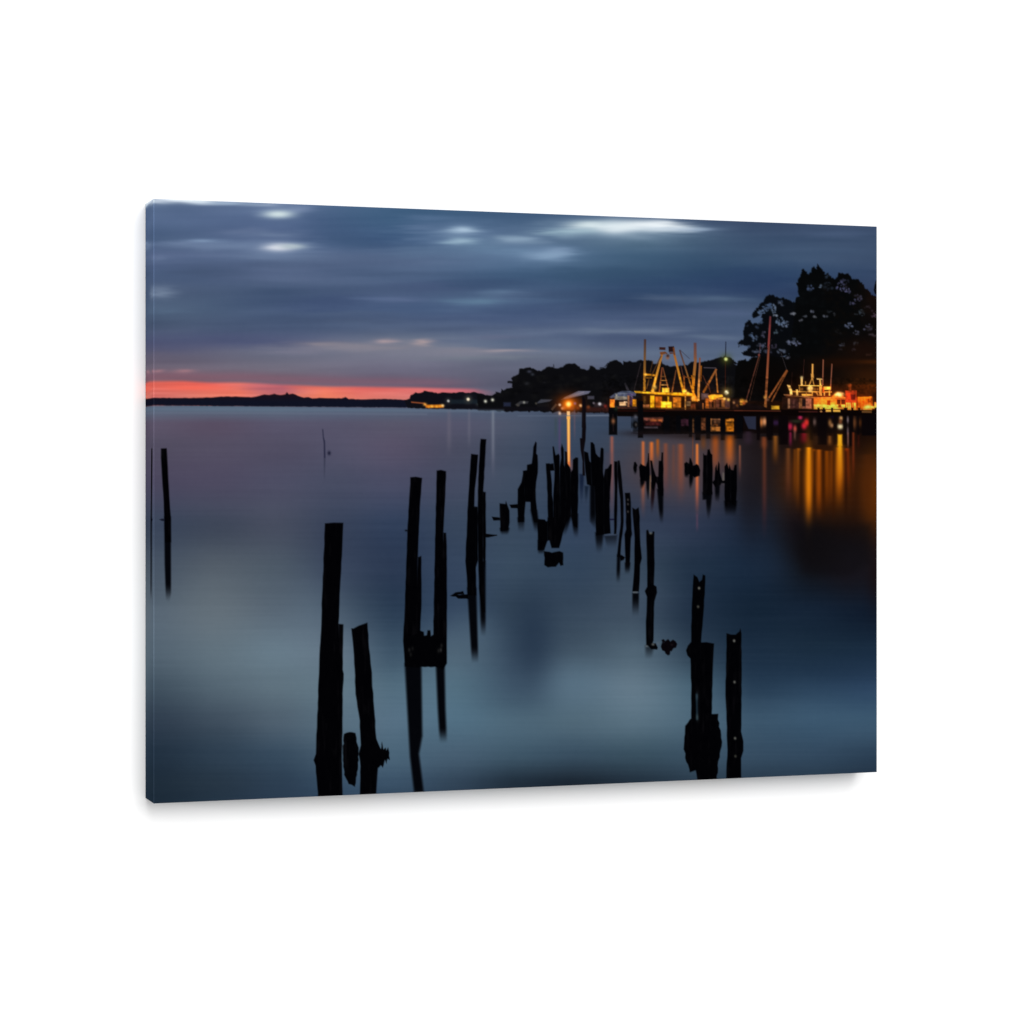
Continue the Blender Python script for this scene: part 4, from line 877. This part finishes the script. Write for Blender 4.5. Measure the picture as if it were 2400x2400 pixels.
# stretcher board behind the cloth
bm = bpy.data.meshes.new('stretcher_board')
x, z, y0, y1 = W / 2 - .002, H / 2 - .002, -D + .0015, -.0015
bm.from_pydata([(-x, y0, -z), (x, y0, -z), (x, y0, z), (-x, y0, z), (-x, y1, -z), (x, y1, -z), (x, y1, z), (-x, y1, z)], [],
               [(0, 1, 2, 3), (5, 4, 7, 6), (4, 0, 3, 7), (1, 5, 6, 2), (3, 2, 6, 7), (4, 5, 1, 0)])
mw = bpy.data.materials.new('pine_board'); mw.use_nodes = True
mw.node_tree.nodes['Principled BSDF'].inputs['Base Color'].default_value = (.02, .025, .035, 1)
bm.materials.append(mw)
so = bpy.data.objects.new('stretcher_board', bm); C.objects.link(so); so.parent = canvas

# the wall
mwall = bpy.data.materials.new('white_paint'); mwall.use_nodes = True
nt = mwall.node_tree; b = nt.nodes['Principled BSDF']
b.inputs['Base Color'].default_value = (.955, .955, .955, 1); b.inputs['Roughness'].default_value = .95; b.inputs['Specular IOR Level'].default_value = .0
nz = nt.nodes.new('ShaderNodeTexNoise'); nz.inputs['Scale'].default_value = 900
bp = nt.nodes.new('ShaderNodeBump'); bp.inputs['Strength'].default_value = .03; bp.inputs['Distance'].default_value = .0004
nt.links.new(nz.outputs['Fac'], bp.inputs['Height']); nt.links.new(bp.outputs['Normal'], b.inputs['Normal'])
wm = bpy.data.meshes.new('wall')
wm.from_pydata([(-4, .0006, -1.5), (4, .0006, -1.5), (4, .0006, 4.5), (-4, .0006, 4.5), (-4, .1, -1.5), (4, .1, -1.5), (4, .1, 4.5), (-4, .1, 4.5)], [],
               [(0, 1, 2, 3), (5, 4, 7, 6), (4, 0, 3, 7), (1, 5, 6, 2), (3, 2, 6, 7), (4, 5, 1, 0)])
wm.materials.append(mwall)
wall = bpy.data.objects.new('wall', wm); C.objects.link(wall); wall['kind'] = 'structure'
wall['label'] = 'plain white wall behind the canvas print'

# ------------------------------------------------------------------ light
world = bpy.data.worlds.new('World'); bpy.context.scene.world = world; world.use_nodes = True
bg = world.node_tree.nodes['Background']; bg.inputs['Color'].default_value = (1, 1, 1, 1); bg.inputs['Strength'].default_value = 0.52
key = bpy.data.lights.new('softbox', 'AREA'); key.shape = 'RECTANGLE'; key.size = 3.2; key.size_y = 3.35; key.energy = 248
ko = bpy.data.objects.new('softbox', key); C.objects.link(ko)
ko.location = (0.25, -5.0, HANG + 2.0); ko.rotation_euler = (R(90), 0, 0)
fill = bpy.data.lights.new('side_fill', 'AREA'); fill.shape = 'SQUARE'; fill.size = 1.6; fill.energy = 72  # added fill light, brightens the left wrapped side; not a lamp of the place
fo = bpy.data.objects.new('side_fill', fill); C.objects.link(fo)
fo.location = (-4.4, -1.5, HANG)
fo.rotation_euler = (R(90), 0, math.atan2(-4.1, 1.5))

# ------------------------------------------------------------------ camera
F = 5658.0 / 2400
Z0 = W / 0.334
th = R(18.96)
cx = -W / 2 + (0.1484 * math.cos(th) - math.sin(th)) * Z0
cy = -D - (0.1484 * math.sin(th) + math.cos(th)) * Z0
cam = bpy.data.cameras.new('camera'); cam.sensor_width = 36; cam.lens = 36 * F; cam.clip_start = .01; cam.clip_end = 100
cam.shift_y = -(1200 - 1130.9) / 2400
cz = HANG + H / 2 - (1130.9 - 465.9) / 5658 * Z0
co_ = bpy.data.objects.new('camera', cam); C.objects.link(co_)
co_.location = (cx, cy, cz); co_.rotation_euler = (R(90), 0, -th)
sc = bpy.context.scene
sc.camera = co_
sc.view_settings.view_transform = 'Standard'; sc.view_settings.look = 'None'
sc.view_settings.exposure = 0; sc.view_settings.gamma = 1; sc.view_settings.use_curve_mapping = False
